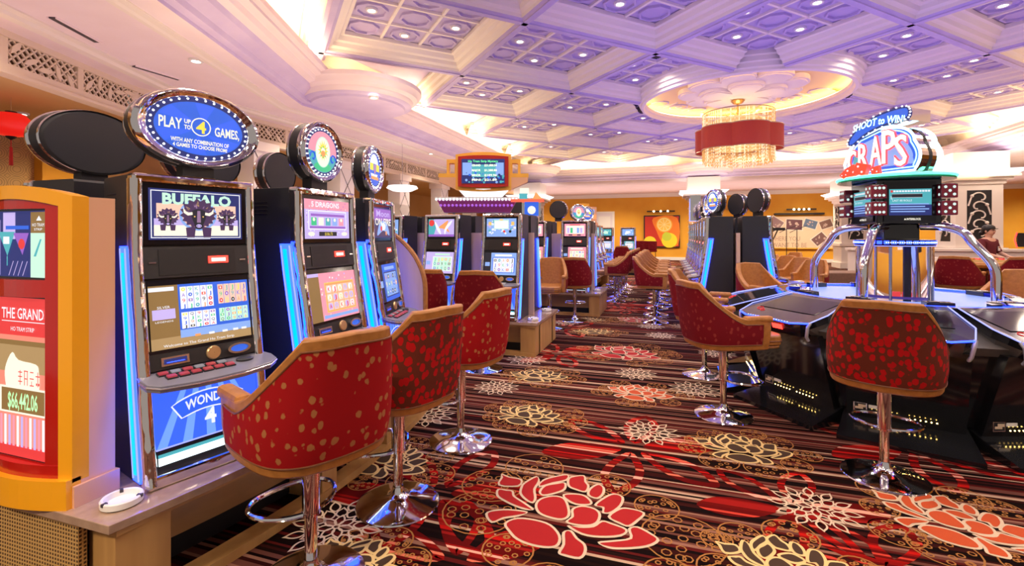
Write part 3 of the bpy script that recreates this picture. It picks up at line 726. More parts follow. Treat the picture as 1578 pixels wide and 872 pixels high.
        for i in range(14): s.use(rnd.choice(c[1:])).disc(rnd.uniform(-X+.02, X-.02), rnd.uniform(-Y+.02, Y-.02), .018, .002, 6)
def art_low(s, w, h, kind, rnd):
    X, Y = w/2, h/2
    if kind == 'four':
        s.use(g_brown).rect(-X, X, -Y, Y); s.use(g_tan).rect(-X, X, -Y, -Y+.05, .0006); s.use(g_blue).rect(-X+.115, X, -Y+.055, Y, .001); s.use(g_lblue).rect(-X+.115, X, -Y+.04, -Y+.075, .0013)
        s.use(g_white).rect(-X, -X+.1, Y-.026, Y-.008, .001); s.use(g_lav).rect(-X+.01, -X+.10, -.01, .035, .001); s.use(g_white).text('SILVER', -X+.055, .044, .012, .05, .001).text('LEGENDS', -X+.055, -.02, .008, .07, .001)
        xm = (-X+.115+X)/2; 
        reels(s, -X+.122, xm-.008, .028, Y-.012, 5, 4, g_white, rnd, .002); reels(s, xm+.012, X-.008, .034, Y-.014, 5, 3, g_peach, rnd, .002)
        reels(s, -X+.122, xm-.002, -Y+.08, .012, 5, 4, g_white, rnd, .002); reels(s, xm+.012, X-.008, -Y+.09, .012, 5, 3, g_mint, rnd, .002)
        for i, x in enumerate((-.03, .03, .09, .14, .18)): s.use(g_orange if i == 0 else g_white).rect(x-.012, x+.012, -Y+.038, -Y+.048, .003)
        s.use(g_white).text('Welcome to The Grand Ho Tram Strip', -.02, -Y+.014, .012, .30, .003)
    elif kind == 'cards':
        s.use(g_pink).rect(-X, X, -Y, Y); s.use(g_brown).rect(-X, -X+.09, -Y, Y-.02, .001); s.use(g_lav).rect(-X, -X+.09, Y-.02, Y, .001)
        for i in range(50): s.use(rnd.choice((g_white, g_lav, g_peach))).disc(rnd.uniform(-X+.1, X-.01), rnd.uniform(-Y+.01, Y-.01), .006, .0012, 6)
        s.use(g_gold).rect(-X+.13, X-.025, -Y+.045, Y-.06, .002); s.use(g_orange).rect(-X+.136, X-.031, -Y+.051, Y-.066, .0024)
        n = 0
        for i in range(5):
            for j in range(3):
                w_ = (w-.175)/5; x = -X+.139+i*w_+w_/2; y = -Y+.054+j*.052+.026; s.use(g_peach).rect(x-w_*.45, x+w_*.45, y-.024, y+.024, .0028)
                s.use(rnd.choice((g_white, g_cream, g_lav))).disc(x, y, .02, .0032, 10); s.use(rnd.choice((g_orange, g_red, g_gold))).text('AAKQJJKQAJ9KQAJ'[n], x, y, .026, .02, .0036, bold=.0006); n += 1
        s.use(g_lblue).rect(-X+.1, X-.01, -Y+.012, -Y+.03, .002)
    else:
        bg, fr, cell = dict(blue=(g_lblue, g_blue, g_white), storm=(g_lav, g_white, g_mint), bonus=(g_pink, g_red, g_cream), purple=(g_purple, g_navy, g_lav), teal=(g_teal, g_navy, g_white), navy=(g_blue, g_navy, g_lblue))[kind]
        s.use(g_dark if kind != 'storm' else g_lav).rect(-X, X, -Y, Y); s.use(bg).rect(-X+.09, X, -Y, Y, .001); s.use(fr).rect(-X+.11, X-.02, -Y+.03, Y-.06, .0015); s.use(g_lblue).rect(-X+.01, -X+.075, -.03, .02, .001)
        reels(s, -X+.12, X-.03, -Y+.038, Y-.068, 5, 3, cell, rnd, .002)
        s.use(cell).rect(-X+.14, X-.06, Y-.045, Y-.02, .002)

def front_y(z):                              # front profile of the cabinet
    P = [(-.17, .02), (-.03, .88), (-.01, 1.03), (0, 1.35)]
    for (y0, z0), (y1, z1) in zip(P, P[1:]):
        if z <= z1: return y0 + (y1-y0)*(z-z0)/(z1-z0)
    return 0
def topper_round(name, parent, loc, rx, rz_, th, face, tilt=0):
    """drum-shaped sign; face: lucky, crest, four or plain"""
    s = MB().use(black); s.T = Matrix.Translation(loc) @ Matrix.Rotation(pi/2, 4, 'X')        # local z looks forward (-y)
    s.lathe([(.001, -th/2), (rx*.05, -th/2), (rx*.88, -th/2), (rx*.92, -th/2), (rx*.985, -th/2+.012), (rx, -th/2+.03), (rx, th/2-.015)], 48, sy=rz_/rx)
    o = s.build(name, parent)
    c = MB().use(chrome); c.T = s.T; c.lathe([(rx, th/2-.03), (rx*1.02, th/2-.015), (rx*1.0, th/2+.008), (rx*.93, th/2+.022), (rx*.82, th/2+.012), (rx*.80, th/2+.004)], 48, sy=rz_/rx)
    c.lathe([(rx*.985, -th/2+.0), (rx*1.0, -th/2+.012), (rx*.99, -th/2+.02)], 48, sy=rz_/rx); c.build('chrome_rim', o)
    f = MB(); f.T = s.T @ Matrix.Translation((0, 0, th/2+.004)); f.use(g_navy).poly([(*p, 0) for p in ell(0, 0, rx*.82, rz_*.82, 40)])
    nb = 34 if rx > .2 else 30
    if face == 'four':
        f.use(g_blue).poly([(*p, .001) for p in ell(0, 0, rx*.70, rz_*.68, 40)]); f.use(g_bluepanel)
        for k in range(0, 12, 2):
            a = 2*pi*k/12 + .2; f.poly([(.03*cos(a), .03*sin(a), .0014), (rx*.68*cos(a), rz_*.66*sin(a), .0014), (rx*.68*cos(a+.45), rz_*.66*sin(a+.45), .0014)])
        f.use(g_cream).text('PLAY', -rx*.46, .012, .052, rx*.34, .002, bold=.0015).text('UP', -rx*.21, .028, .02, rx*.1, .002, bold=.001).text('TO', -rx*.21, .0, .02, rx*.1, .002, bold=.001)
        f.use(g_cream).text('GAMES,', rx*.43, .0, .046, rx*.42, .002, bold=.0015); f.ring(ell(0, .01, .045, .045, 24), ell(0, .01, .040, .040, 24), .0015, .003); f.use(g_blue).disc(0, .01, .04, .0022, 20)
        f.use(g_yel).text('4', 0, .01, .058, .045, .003, bold=.002); f.use(g_cream).text('WITH ANY COMBINATION OF', 0, -rz_*.34, .020, rx*.92, .002, bold=.0008).text('4 GAMES TO CHOOSE FROM!', 0, -rz_*.47, .018, rx*.86, .002, bold=.0008)
    elif face == 'lucky':
        f.use(g_pink).poly([(*p, .001) for p in ell(0, 0, rx*.69, rz_*.69, 36)]); f.use(g_teal).poly([(*p, .0015) for p in ell(0, 0, rx*.69, rz_*.69, 36)[18:] ] ); f.use(g_green).disc(0, -rz_*.5, rx*.42, .002, 20, rz_*.16)
        f.use(g_mint).disc(0, 0, rx*.36, .0024, 24, rz_*.52); f.use(g_cream).disc(0, 0, rx*.32, .0028, 24, rz_*.48)
        for k in range(14): a = 2*pi*k/14; f.use(g_yel).poly([(.02*cos(a-.5), .02*sin(a-.5)+.01, .003+.00004*k), (rx*.27*cos(a), rz_*.36*sin(a)+.01, .003+.00004*k), (.02*cos(a+.5), .02*sin(a+.5)+.01, .003+.00004*k)])
        f.use(g_orange).disc(0, -.01, rx*.11, .004, 10); f.use(g_green)
        for k in range(8): a = 2*pi*k/8; f.disc(rx*.14*cos(a), rz_*.18*sin(a), .006, .0042, 6)
        for g in (-1, 1):
            pts = [(g*(rx*.48 + .028*cos(t*.5)*(1-t/14)), -rz_*.22 + .04*sin(t*.5)*(1-t/14), .004) for t in range(12)]; f.use(g_blue).tube(pts, .006, 4)
    elif face == 'crest':
        f.use(g_blue).poly([(*p, .001) for p in ell(0, 0, rx*.69, rz_*.69, 36)]); f.use(g_white).poly([(*p, .0015) for p in ell(-.01, .02, rx*.5, rz_*.55, 24)]); f.use(g_yel).rect(-rx*.55, rx*.55, -.03, .045, .002); f.use(g_blue).rect(-rx*.55, rx*.55, -.035, -.01, .0024)
        f.poly([(x, y, .003) for x, y in ((-.03, .045), (.03, .045), (.028, -.01), (0, -.045), (-.028, -.01))]); f.use(g_orange).rect(-.008, .008, -.03, .04, .0036).rect(-.08, .08, -.08, -.055, .003)
    if face != 'plain':
        f.use(bulb)
        for k in range(nb): a = 2*pi*k/nb; f.ball((rx*.755*cos(a), rz_*.755*sin(a), .004), .0058 if rx > .2 else .005, 6, 4)
        f.build('sign_face', o)
    else: f.use(blacksatin).poly([(*p, .001) for p in ell(0, 0, rx*.82, rz_*.82, 40)]); f.build('sign_face', o)
    return o
def topper(kind, label, loc, rz, group=None, oval=False, backmost=False):
    t = thing('machine_topper', label, 'sign', loc, rz, group)
    rx, rzz = (.285, .19) if oval else (.185, .185)
    topper_round('sign_drum', t, (0, 0, rzz + .055), rx, rzz, .11, kind)
    n = MB().use(blacksatin).box(-.07, .07, -.035, .035, 0, .09); n.use(chrome).box(-.075, .075, -.04, .04, 0, .008); n.build('neck', t)
    return t

def slot(label, loc, rz, top, low, detail=2, group=None, seed=1, short=0):
    rnd = random.Random(seed); t = thing('slot_machine', label, 'slot machine', (*loc, .42) if len(loc) == 2 else loc, rz, group)
    # cabinet
    prof = [(-.16, .0), (-.155, .04), (-.02, .87), (.0, 1.03), (.012, 1.345), (.03, 1.352), (.35, 1.352), (.36, 1.34), (.36, 0)]
    b = MB().use(black).xprism(prof, -.255, .255)
    if detail > 1:
        for g in (-1, 1):
            for k in range(4): b.use(blacksatin).box(g*.2565-.002, g*.2565+.002, .20, .31, 1.20+k*.022, 1.208+k*.022)
    b.build('cabinet', t, bevel=.004 if detail > 1 else 0)
    # chrome side frames
    zz = [.02, .2, .4, .6, .8, .88, .96, 1.03, 1.2, 1.33]
    for g in (-1, 1):
        c = MB().use(wavy); c.smooth = True; vs = []; n = 9
        for z in zz:
            y = front_y(z); cx_ = g*.245
            for q in range(7): a = pi*q/6; vs.append((cx_ - .024*cos(a), y - .004 - .024*sin(a), z))
            vs += [(g*.245 + .024, y+.03, z), (g*.245 - .024, y+.03, z)]
        c.add(vs, [(i*n+k, i*n+(k+1) % n, (i+1)*n+(k+1) % n, (i+1)*n+k) for i in range(len(zz)-1) for k in range(n)] + [tuple(range(n)), tuple(range((len(zz)-1)*n, len(zz)*n))])
        c.build('chrome_side_frame', t)
    c = MB().use(wavy).box(-.262, .262, -.022, .05, 1.315, 1.355); c.build('chrome_header', t, bevel=.012)
    # light strips down both sides
    for g in (-1, 1):
        s = MB().use(blueled); x0, x1 = sorted((g*.2555, g*.274)); pl = [(.98, .012), (1.03, .012), (.88, .004)]
        def band(m, ya, yb, xx0, xx1, z0=.03, z1=1.03):
            pts = [(front_y(z)+ya, z) for z in (z0, .88, z1)] + [(front_y(z)+yb, z) for z in (z1, .88, z0)]; s.use(m).xprism(pts, xx0, xx1)
        band(blueled, .030, .105, x0, x1); xa, xb = sorted((g*.2735, g*.278)); band(cyanled, .060, .083, xa, xb, .06, 1.0); band(paleled, .032, .040, xa, xb, .04, 1.02); band(paleled, .093, .099, xa, xb, .04, 1.02)
        s.build('led_side_strip', t)
    # top screen
    def panel(name, z0, z1, w, dz, matl, th=.012):
        y0, y1 = front_y(z0)-dz, front_y(z1)-dz; s = MB().use(matl); s.T = frame((0, (y0+y1)/2, (z0+z1)/2), (1, 0, 0), (0, y1-y0, z1-z0)); h = hypot(y1-y0, z1-z0)
        s.box(-w/2, w/2, -h/2, h/2, -.03, 0); return s, h
    s, h = panel('top', 1.035, 1.315, .445, .008, screen_off); o = s.build('top_screen', t)
    s.v, s.f, s.mi, s.ms, s.sm = [], [], [], [], []; s.T = s.T @ Matrix.Translation((0, 0, .002)); art_top(s, .405, .235, top, rnd); s.build('screen_picture', o)
    s, h = panel('mid', .885, 1.025, .45, .014, black)
    s.use(blacksatin).box(-.17, .16, -h/2+.012, h/2-.012, 0, .003); o = s.build('player_card_panel', t)
    r = MB(); r.T = s.T.copy(); r.use(redled).box(.035, .125, -.012, .022, .003, .007); r.use(redglow).box(.048, .112, -.004, .012, .0065, .008)
    r.build('red_display', o)
    if detail > 1:
        r = MB().use(chrome); r.T = s.T.copy()
        for x in (-.195, .195): r.box(x-.014, x+.014, -.004, .003, 0, .006)
        r.build('card_slot', o)
    # lower screen
    s, h = panel('low', .555, .875, .45, .006, screen_off); o = s.build('lower_screen', t)
    s.v, s.f, s.mi, s.ms, s.sm = [], [], [], [], []; s.T = s.T @ Matrix.Translation((0, -.005, .002)); art_low(s, .43, .285, low, rnd); s.build('screen_picture', o)
    # bill panel
    s, h = panel('bill', .485, .555, .45, .012, blacksatin); o = s.build('bill_panel', t)
    r = MB(); r.T = s.T.copy(); r.use(softchrome).box(-.185, -.075, -.022, .016, 0, .006); r.use(g_navy).box(-.175, -.085, -.014, .008, .004, .008); r.use(blueled).box(-.165, -.095, -.009, -.006, .008, .009); r.build('bill_acceptor', o)
    r = MB(); r.T = s.T.copy(); r.use(mat('brass_medallion', (.72, .5, .25), .3, .8)).lathe([(.001, .01), (.028, .01), (.032, .006), (.033, 0)], 18, (.03, 0)); r.build('coin_medallion', o)
    r = MB(); r.T = s.T.copy(); r.use(softchrome).ring(ell(.145, 0, .055, .026, 20), ell(.145, 0, .042, .017, 20), 0, .014); r.use(g_blue).disc(.145, 0, .042, .004, 16, .017); r.build('ticket_slot', o)
    # button deck
    yf = front_y(.5)
    dk = [(-.262, yf+.02), (-.275, yf-.05), (-.27, yf-.11), (-.235, yf-.15), (-.1, yf-.175), (.1, yf-.175), (.235, yf-.15), (.285, yf-.11), (.29, yf-.05), (.262, yf+.02)]
    TD = Matrix.Translation((0, yf, .478)) @ Matrix.Rotation(.19, 4, 'X') @ Matrix.Translation((0, -yf, -.478))
    s = MB().use(mat('deck_grey', (.20, .20, .26), .25)); s.T = TD; s.prism(dk, .445, .478); s.use(softchrome).prism(inset(dk, -.006), .462, .470); o = s.build('button_deck', t, bevel=.004 if detail > 1 else 0)
    s = MB().use(blueled); s.T = TD; di = inset(dk, .03); s.prism([p for p in di], .438, .444); s.build('underdeck_light', o)
    if detail > 1:
        bm = [G('button_red', .55, .06, .08, .6), G('button_pale', .35, .33, .36, .6)]
        for k in range(12):
            i, j = k % 6, k // 6; x, y = -.19 + i*.048 + j*.018, yf - .045 - j*.042
            s = MB().use(black); s.T = TD @ Matrix.Translation((x, y, .478)); s.box(-.021, .021, -.016, .016, 0, .006); s.use(bm[(i + j) % 2 if j == 0 and i else 0]).box(-.017, .017, -.012, .012, .006, .012); s.build('button', o)
        s = MB().use(black); s.T = TD @ Matrix.Translation((.15, yf-.06, .478)); s.lathe([(.04, 0), (.04, .008), (.03, .013), (.001, .014)], 20, sy=.6); s.build('spin_button', o)
    elif detail == 1:
        s = MB().use(G('button_strip', .45, .4, .42, .6)); s.T = TD; s.box(-.19, .1, yf-.11, yf-.03, .478, .485); s.build('button_row', o)
    # belly panel, tray light, chrome base
    s, h = panel('belly', .15, .435, .44, .0, g_bluepanel); s.use(g_bp2)
    for k in range(5): a = -.22 + k*.1; s.poly([(a, -h/2, .002), (a+.04, -h/2, .002), (a*.4+.02, h/2, .002), (a*.4, h/2, .002)])
    s.use(paleled).box(-.22, .22, -h/2, -h/2+.006, 0, .004)
    if detail > 1 or top == 'panel':
        k1 = 1.6; q = [(-.15 + .3*i/12, .062 - k1*(-.15 + .3*i/12)**2) for i in range(13)]; lo = [(-.115 + .23*i/12, -.012 - k1*(-.115 + .23*i/12)**2) for i in range(13)][::-1]
        bn = q + lo; s.use(g_white).poly([(*p, .003) for p in inset(bn, -.006)]); s.use(g_blue).poly([(*p, .004) for p in bn]); s.use(g_white).text('WONDER', 0, .028, .042, .2, .005, bend=k1, bold=.0015); s.text('4', 0, -.055, .07, .05, .005, bold=.003)
    s.build('belly_panel', t)
    s, h = panel('tray', .055, .15, .44, -.01, black); s.use(whiteled).box(-.21, .21, -.02, .012, 0, .006); s.use(g_teal).box(-.21, .21, .012, .026, 0, .004); s.build('tray_light', t)
    s = MB().use(wavy).box(-.262, .262, front_y(.03)-.02, front_y(.03)+.06, 0, .055); s.build('chrome_base', t, bevel=.012)
    return t

def bank_desk(label, front, depth_pts, zt=.42, kick=True, mesh_end=None, name='machine_podium'):
    """front: list of (x, y) along the player edge; depth_pts: matching back edge"""
    pass
# ---- bank beside the camera
mesh_m = mat('perforated_tan_panel', (.5, .3, .1), .6); tc = nd(mesh_m, 'ShaderNodeTexCoord'); mp = nd(mesh_m, 'ShaderNodeMapping'); mp.inputs['Scale'].default_value = (62, 62, 62)
fr_ = nd(mesh_m, 'ShaderNodeVectorMath', operation='FRACTION'); sp_ = nd(mesh_m, 'ShaderNodeSeparateXYZ'); lk(mesh_m, tc.outputs['Object'], mp.inputs[0]); lk(mesh_m, mp.outputs[0], fr_.inputs[0]); lk(mesh_m, fr_.outputs[0], sp_.inputs[0])
adx = nd(mesh_m, 'ShaderNodeMath', operation='ADD'); 
mxx = nd(mesh_m, 'ShaderNodeTexCoord'); sp3 = nd(mesh_m, 'ShaderNodeSeparateXYZ'); lk(mesh_m, mp.outputs[0], sp3.inputs[0]); lk(mesh_m, sp3.outputs['X'], adx.inputs[0]); lk(mesh_m, sp3.outputs['Y'], adx.inputs[1])
f1 = nd(mesh_m, 'ShaderNodeMath', operation='FRACT'); lk(mesh_m, adx.outputs[0], f1.inputs[0]); g1 = nd(mesh_m, 'ShaderNodeMath', operation='GREATER_THAN'); g1.inputs[1].default_value = .42; lk(mesh_m, f1.outputs[0], g1.inputs[0])
g2 = nd(mesh_m, 'ShaderNodeMath', operation='GREATER_THAN'); g2.inputs[1].default_value = .42; lk(mesh_m, sp_.outputs['Z'], g2.inputs[0])
mu = nd(mesh_m, 'ShaderNodeMath', operation='MULTIPLY'); lk(mesh_m, g1.outputs[0], mu.inputs[0]); lk(mesh_m, g2.outputs[0], mu.inputs[1]); rr_ = ramp(mesh_m, [(.4, (.58, .36, .12)), (.6, (.06, .025, .01))], 'CONSTANT'); lk(mesh_m, mu.outputs[0], rr_.inputs[0]); lk(mesh_m, rr_.outputs[0], bsdf(mesh_m).inputs['Base Color'])

def podium(label, x0, x1, y0, y1, rz=0, loc=(0, 0), bow=0, posts=(), name='machine_podium', mesh_sides=False, bow_back=None, group=None):
    """local frame: players sit on the -y side; x0..x1 wide, y0..y1 deep"""
    t = thing(name, label, 'podium', loc, rz, group)
    def edge(off, n=13):
        f = [(x0+off + (x1-x0-2*off)*i/(n-1), y0+off - bow*(1 - (2*i/(n-1)-1)**2)) for i in range(n)]
        k = [(x1-off - (x1-x0-2*off)*i/(n-1), y1-off + bow*(1 - (2*i/(n-1)-1)**2)) for i in range(n)]
        return f, k
    f, k = edge(0); s = MB().use(desk).prism(f + k, .385, .42); s.build('desk_top', t, bevel=.003)
    f2, k2 = edge(.03); s = MB().use(wood); s.prism(inset(f + k, .03), .36, .385); 
    fi, ki = edge(.22); s.use(woodh).prism(fi + ki, .12, .36); s.use(blacksatin).prism(inset(fi+ki, .05), 0, .12); s.build('apron_panel', t)
    n = 13
    for side in (0, 1):
        line = f if side == 0 else k
        for i in (0, n-1) + tuple(posts):
            a = line[max(0, i-1)]; c = line[min(n-1, i+1)]; d = Vector((c[0]-a[0], c[1]-a[1], 0)).normalized(); p = Vector((*line[i], 0)); nr = Vector((-d.y, d.x, 0))
            s = MB().use(wood); wx = .19; off = .03 if i == 0 else (-.03 - wx if i == n-1 else -wx/2)
            s.T = frame(p + d*off + nr*.03, d, nr); s.box(0, wx if i in (0, n-1) else .12, 0, .24, 0, .385); s.build('end_post', t, bevel=.002)
    for xx in (x0+.03, x1-.06): MB().use(mesh_m if mesh_sides else wood).box(xx, xx+.03, y0+.22, y1-.22, .02 if mesh_sides else 0, .385).build('end_panel', t)
    s = MB().use(wood); fr, kr = edge(.02); s.prism(inset(f + k, .02)[:n] + inset(f + k, .12)[:n][::-1], 0, .045) if bow < .3 else None; s.build('foot_rail', t)
    return t
def Ppt(t, x, y):                            # point in front of things: local -> room for a thing
    a = t.rotation_euler.z; return (t.location.x + x*cos(a) - y*sin(a), t.location.y + x*sin(a) + y*cos(a))
# ================================================================== FIRST BANK (left)
H90 = pi/2
podium('long oak podium under the nearest row of slot machines, perforated end panel', 1.22, 3.86, 1.97, 3.32, rz=H90, bow=.16, posts=(5, 8), mesh_sides=True)
m1 = slot('nearest slot machine, buffalo head on its upper screen and four reel games below', (-2.165, 1.725), radians(74), 'buffalo', 'four', 2, None, 1)
m2 = slot('second slot machine with pink reel screen and a jackpot figure under five cards', (-2.01, 2.455), radians(90), 'cards', 'cards', 2, None, 2)
m3 = slot('third slot machine in the near row, purple upper screen beside the rounded board', (-2.145, 3.26), radians(104), 'sapphires', 'navy', 2, None, 3)
ZT = 1.778
x, y = Ppt(m1, .035, .10); topper('four', 'oval chrome sign reading PLAY UP TO 4 GAMES ringed with bulbs', (x, y, ZT), radians(74), None, True)
x, y = Ppt(m2, .02, .10); topper('lucky', 'round chrome sign with yellow sunburst and pink ground on second slot machine', (x, y, ZT), radians(90))
x, y = Ppt(m3, .02, .12); topper('crest', 'round chrome sign with blue and yellow crest on third slot machine', (x, y, ZT), radians(104))
BK = -H90
for i, (x, y, lb, ov) in enumerate(((-3.08, 1.79, 'black backed slot machine behind the yellow kiosk, facing away', True), (-3.08, 2.46, 'black backed slot machine behind the buffalo machine, facing away', True), (-3.08, 3.10, 'black backed slot machine behind the second machine, facing away', False))):
    m = slot(lb, (x, y), BK, 'purple', 'purple', 1, None, 10+i)
    x2, y2 = Ppt(m, 0, .05)
    topper('four' if ov else 'lucky', ('large black oval sign back above the yellow kiosk', 'dark oval sign back hidden below the oval chrome sign', 'round dark sign back left of the sunburst sign')[i], (x2, y2, ZT), BK, None, ov).scale = (.92, .92, .92)
# rounded privacy board closing the row
s = MB(); pts = [(-3.1, .42), (-2.0, .42)] + [(-3.05 + 1.05*cos(t), 1.02 + .68*sin(t)) for t in [pi/2*k/18 for k in range(19)]] + [(-3.1, 1.70)]
s.use(paledivider).yprism(pts, 3.69, 3.73); t = thing('privacy_board', 'tall rounded pale board standing at the end of the near slot row', 'divider'); s.build('board', t)
s = MB().use(leather); s.tube([(x, 3.71, z) for x, z in pts[1:]], .024, 8); s.build('edge_trim', t)
s = MB().use(paledivider).box(-2.62, -2.59, 1.62, 3.5, .42, 1.42); tag(s.build('centre_board'), 'pale board between the back to back machines of the near row', 'divider')

# ---- jackpot kiosk on the desk end
K = thing('jackpot_kiosk', 'yellow and red jackpot display kiosk with two screens at far left', 'kiosk', (-2.53, 1.255, .42), 0)
hw = .295
def bowed(x): return -.055*(1 - (x/hw)**2)
def kiosk_band(s, xs, zlo, zhi, d0, d1):
    """slab following the bowed front between functions zlo(x) and zhi(x)"""
    n = len(xs); vs = []
    for x in xs: vs += [(x, bowed(x)+d0, zlo(x)), (x, bowed(x)+d0, zhi(x)), (x, bowed(x)+d1, zhi(x)), (x, bowed(x)+d1, zlo(x))]
    s.add(vs, [(4*i+k, 4*(i+1)+k, 4*(i+1)+(k+1) % 4, 4*i+(k+1) % 4) for i in range(n-1) for k in range(4)] + [(0, 1, 2, 3), tuple(4*(n-1)+k for k in (3, 2, 1, 0))])
topz = lambda x: 1.235 + .045*(1 - (x/hw)**2)
lin = lambda a, b_, n=13: [a + (b_-a)*i/(n-1) for i in range(n)]
s = MB().use(kioskyel); kiosk_band(s, lin(-hw, hw), lambda x: 0, lambda x: .115, -.02, .03); kiosk_band(s, lin(-hw, -.243, 3), lambda x: .1, topz, 0, .058); kiosk_band(s, lin(.243, hw, 3), lambda x: .1, topz, 0, .058)
kiosk_band(s, lin(-.243, .243), lambda x: topz(x)-.055, topz, 0, .04); s.build('yellow_surround', K)
s = MB().use(kioskside); kiosk_band(s, lin(-.24, .24), lambda x: 0, lambda x: topz(x)-.003, .060, .075); s.box(-hw+.001, hw-.001, .030, .155, 0, 1.234); s.box(-hw-.012, hw+.012, -.0, .165, 0, .085); s.build('cabinet', K)
s = MB().use(kioskred)
Z = lambda c: (lambda x: c)
kiosk_band(s, lin(-.243, .243), Z(1.185), lambda x: topz(x)-.055, .008, .04); kiosk_band(s, lin(-.243, .243), Z(.83), Z(.90), .008, .04); kiosk_band(s, lin(-.243, .243), Z(.115), Z(.165), .004, .04)
kiosk_band(s, lin(.18, .243, 3), Z(.165), Z(1.185), .008, .04); kiosk_band(s, lin(-.243, -.195, 3), Z(.165), Z(1.185), .008, .04); s.build('red_surround', K)
s = MB().use(screen_off).box(-.2, .19, -.015, -.005, .9, 1.185); o = s.build('upper_screen', K)
s = MB(); s.T = frame((-.005, -.017, 1.043), (1, 0, 0), (0, 0, 1)); s.use(g_navy).rect(-.165, .18, -.135, .135, 0); s.use(g_lav).rect(-.1, -.02, .02, .13, .001).rect(-.165, -.12, -.13, .1, .001); s.use(g_brown).rect(.08, .18, .045, .13, .0015); s.use(g_mint).rect(.08, .18, -.135, .045, .0015)
s.use(g_teal).poly([(-.13, .05, .002), (-.02, .05, .002), (-.07, -.05, .002)]).rect(-.074, -.068, -.09, -.05, .002); s.use(g_purple).poly([(-.03, .045, .0025), (.07, .045, .0025), (.03, -.045, .0025)]); s.use(g_red).disc(.025, 0, .022, .003, 10); s.use(g_white).rect(-.095, -.055, 0, .03, .003)
s.use(g_teal).poly([(.1, -.05, .002), (.115, -.05, .002), (.15, .02, .002), (.14, .02, .002)]); s.use(g_blue).rect(-.08, .07, .06, .075, .0025)
for k in range(4): s.use(g_lav).poly([(-.06+k*.03, -.13, .003), (-.056+k*.03, -.13, .003), (-.026+k*.03, -.07, .003), (-.03+k*.03, -.07, .003)])
s.use(g_white).poly([(.118, .095, .003), (.152, .095, .003), (.135, .115, .003)]).text('HO TRAM', .13, .078, .014, .075, .003); s.text('STRIP', .13, .06, .01, .05, .003); s.build('screen_picture', o)
s = MB().use(screen_off).box(-.2, .20, -.015, -.005, .165, .83); o = s.build('lower_screen', K)
s = MB(); s.T = frame((.03, -.017, .4975), (1, 0, 0), (0, 0, 1)); s.use(g_red).rect(-.16, .15, -.325, .325, 0); s.use(glow('jackpot_salmon', (.9, .28, .2), .9)).rect(-.16, .15, -.28, .17, .001); s.use(g_tan).rect(-.16, .15, .02, .15, .002); s.use(g_brown).rect(-.16, .15, .13, .15, .0025)
s.use(g_white).text('THE GRAND', -.005, .262, .045, .27, .003, bold=.0006).rect(-.14, .135, .226, .229, .003).text('HO TRAM STRIP', -.005, .197, .018, .15, .003)
s.use(g_cream).poly([(x, y, .003) for x, y in crom([(-.11, .05), (-.07, .1), (-.03, .07), (.08, .06), (.1, .03), (.1, -.05), (.06, -.06), (-.04, -.05), (-.1, -.06), (-.12, 0)], 3)]); s.use(g_red)
for k in range(4):                            # the four red characters, drawn as strokes
    x = -.03 + k*.037; 
    for (a, c, d, e) in (((.0, .03, .026, .034), (.0, .012, .026, .016), (.0, -.008, .026, -.004), (.011, -.02, .015, .04)), ((.0, .036, .026, .04), (.002, -.02, .006, .036), (.02, -.02, .024, .036), (.002, .005, .024, .009)), ((.002, .034, .024, .038), (.0, .008, .026, .012), (.0, -.02, .026, -.016), (.011, -.02, .014, .0)), ((.0, .02, .026, .024), (.012, -.02, .016, .04), (.003, -.015, .01, -.005), (.017, -.015, .024, -.005)))[k]: s.rect(x+a, x+d, c-.01, e-.01, .004)
s.use(g_cream).rect(-.15, .15, -.15, -.04, .004); s.use(g_brown).rect(-.138, .138, -.142, -.048, .0045); s.use(glow('jackpot_green', (.45, 1, .45), 1.3)).text('$66,442.06', -.0, -.095, .066, .19, .005, bold=.0012)
for k in range(11): s.use((g_pink, g_white, g_lav)[k % 3]).rect(-.15+k*.027, -.135+k*.027, -.29, -.16, .003)
s.use(g_red).rect(-.16, .15, -.325, -.285, .0035); s.build('screen_picture', o)
def ashtray(loc, label, group=None):
    s = MB().use(ceramic); s.lathe([(.001, 0), (.062, 0), (.07, .006), (.071, .028), (.066, .033), (.058, .031), (.052, .012), (.001, .010)], 40)
    for k in range(3): a = 2*pi*k/3 + .5; s.use(grille); s.T = Matrix.Rotation(a, 4, 'Z'); s.box(.054, .0725, -.006, .006, .022, .0335)
    return tag(s.build('ashtray', loc=loc), label, 'ashtray', group)
x, y = PZ(188, 776, .42); ashtray((x, y, .42), 'round white ashtray on the desk corner beside the yellow kiosk')

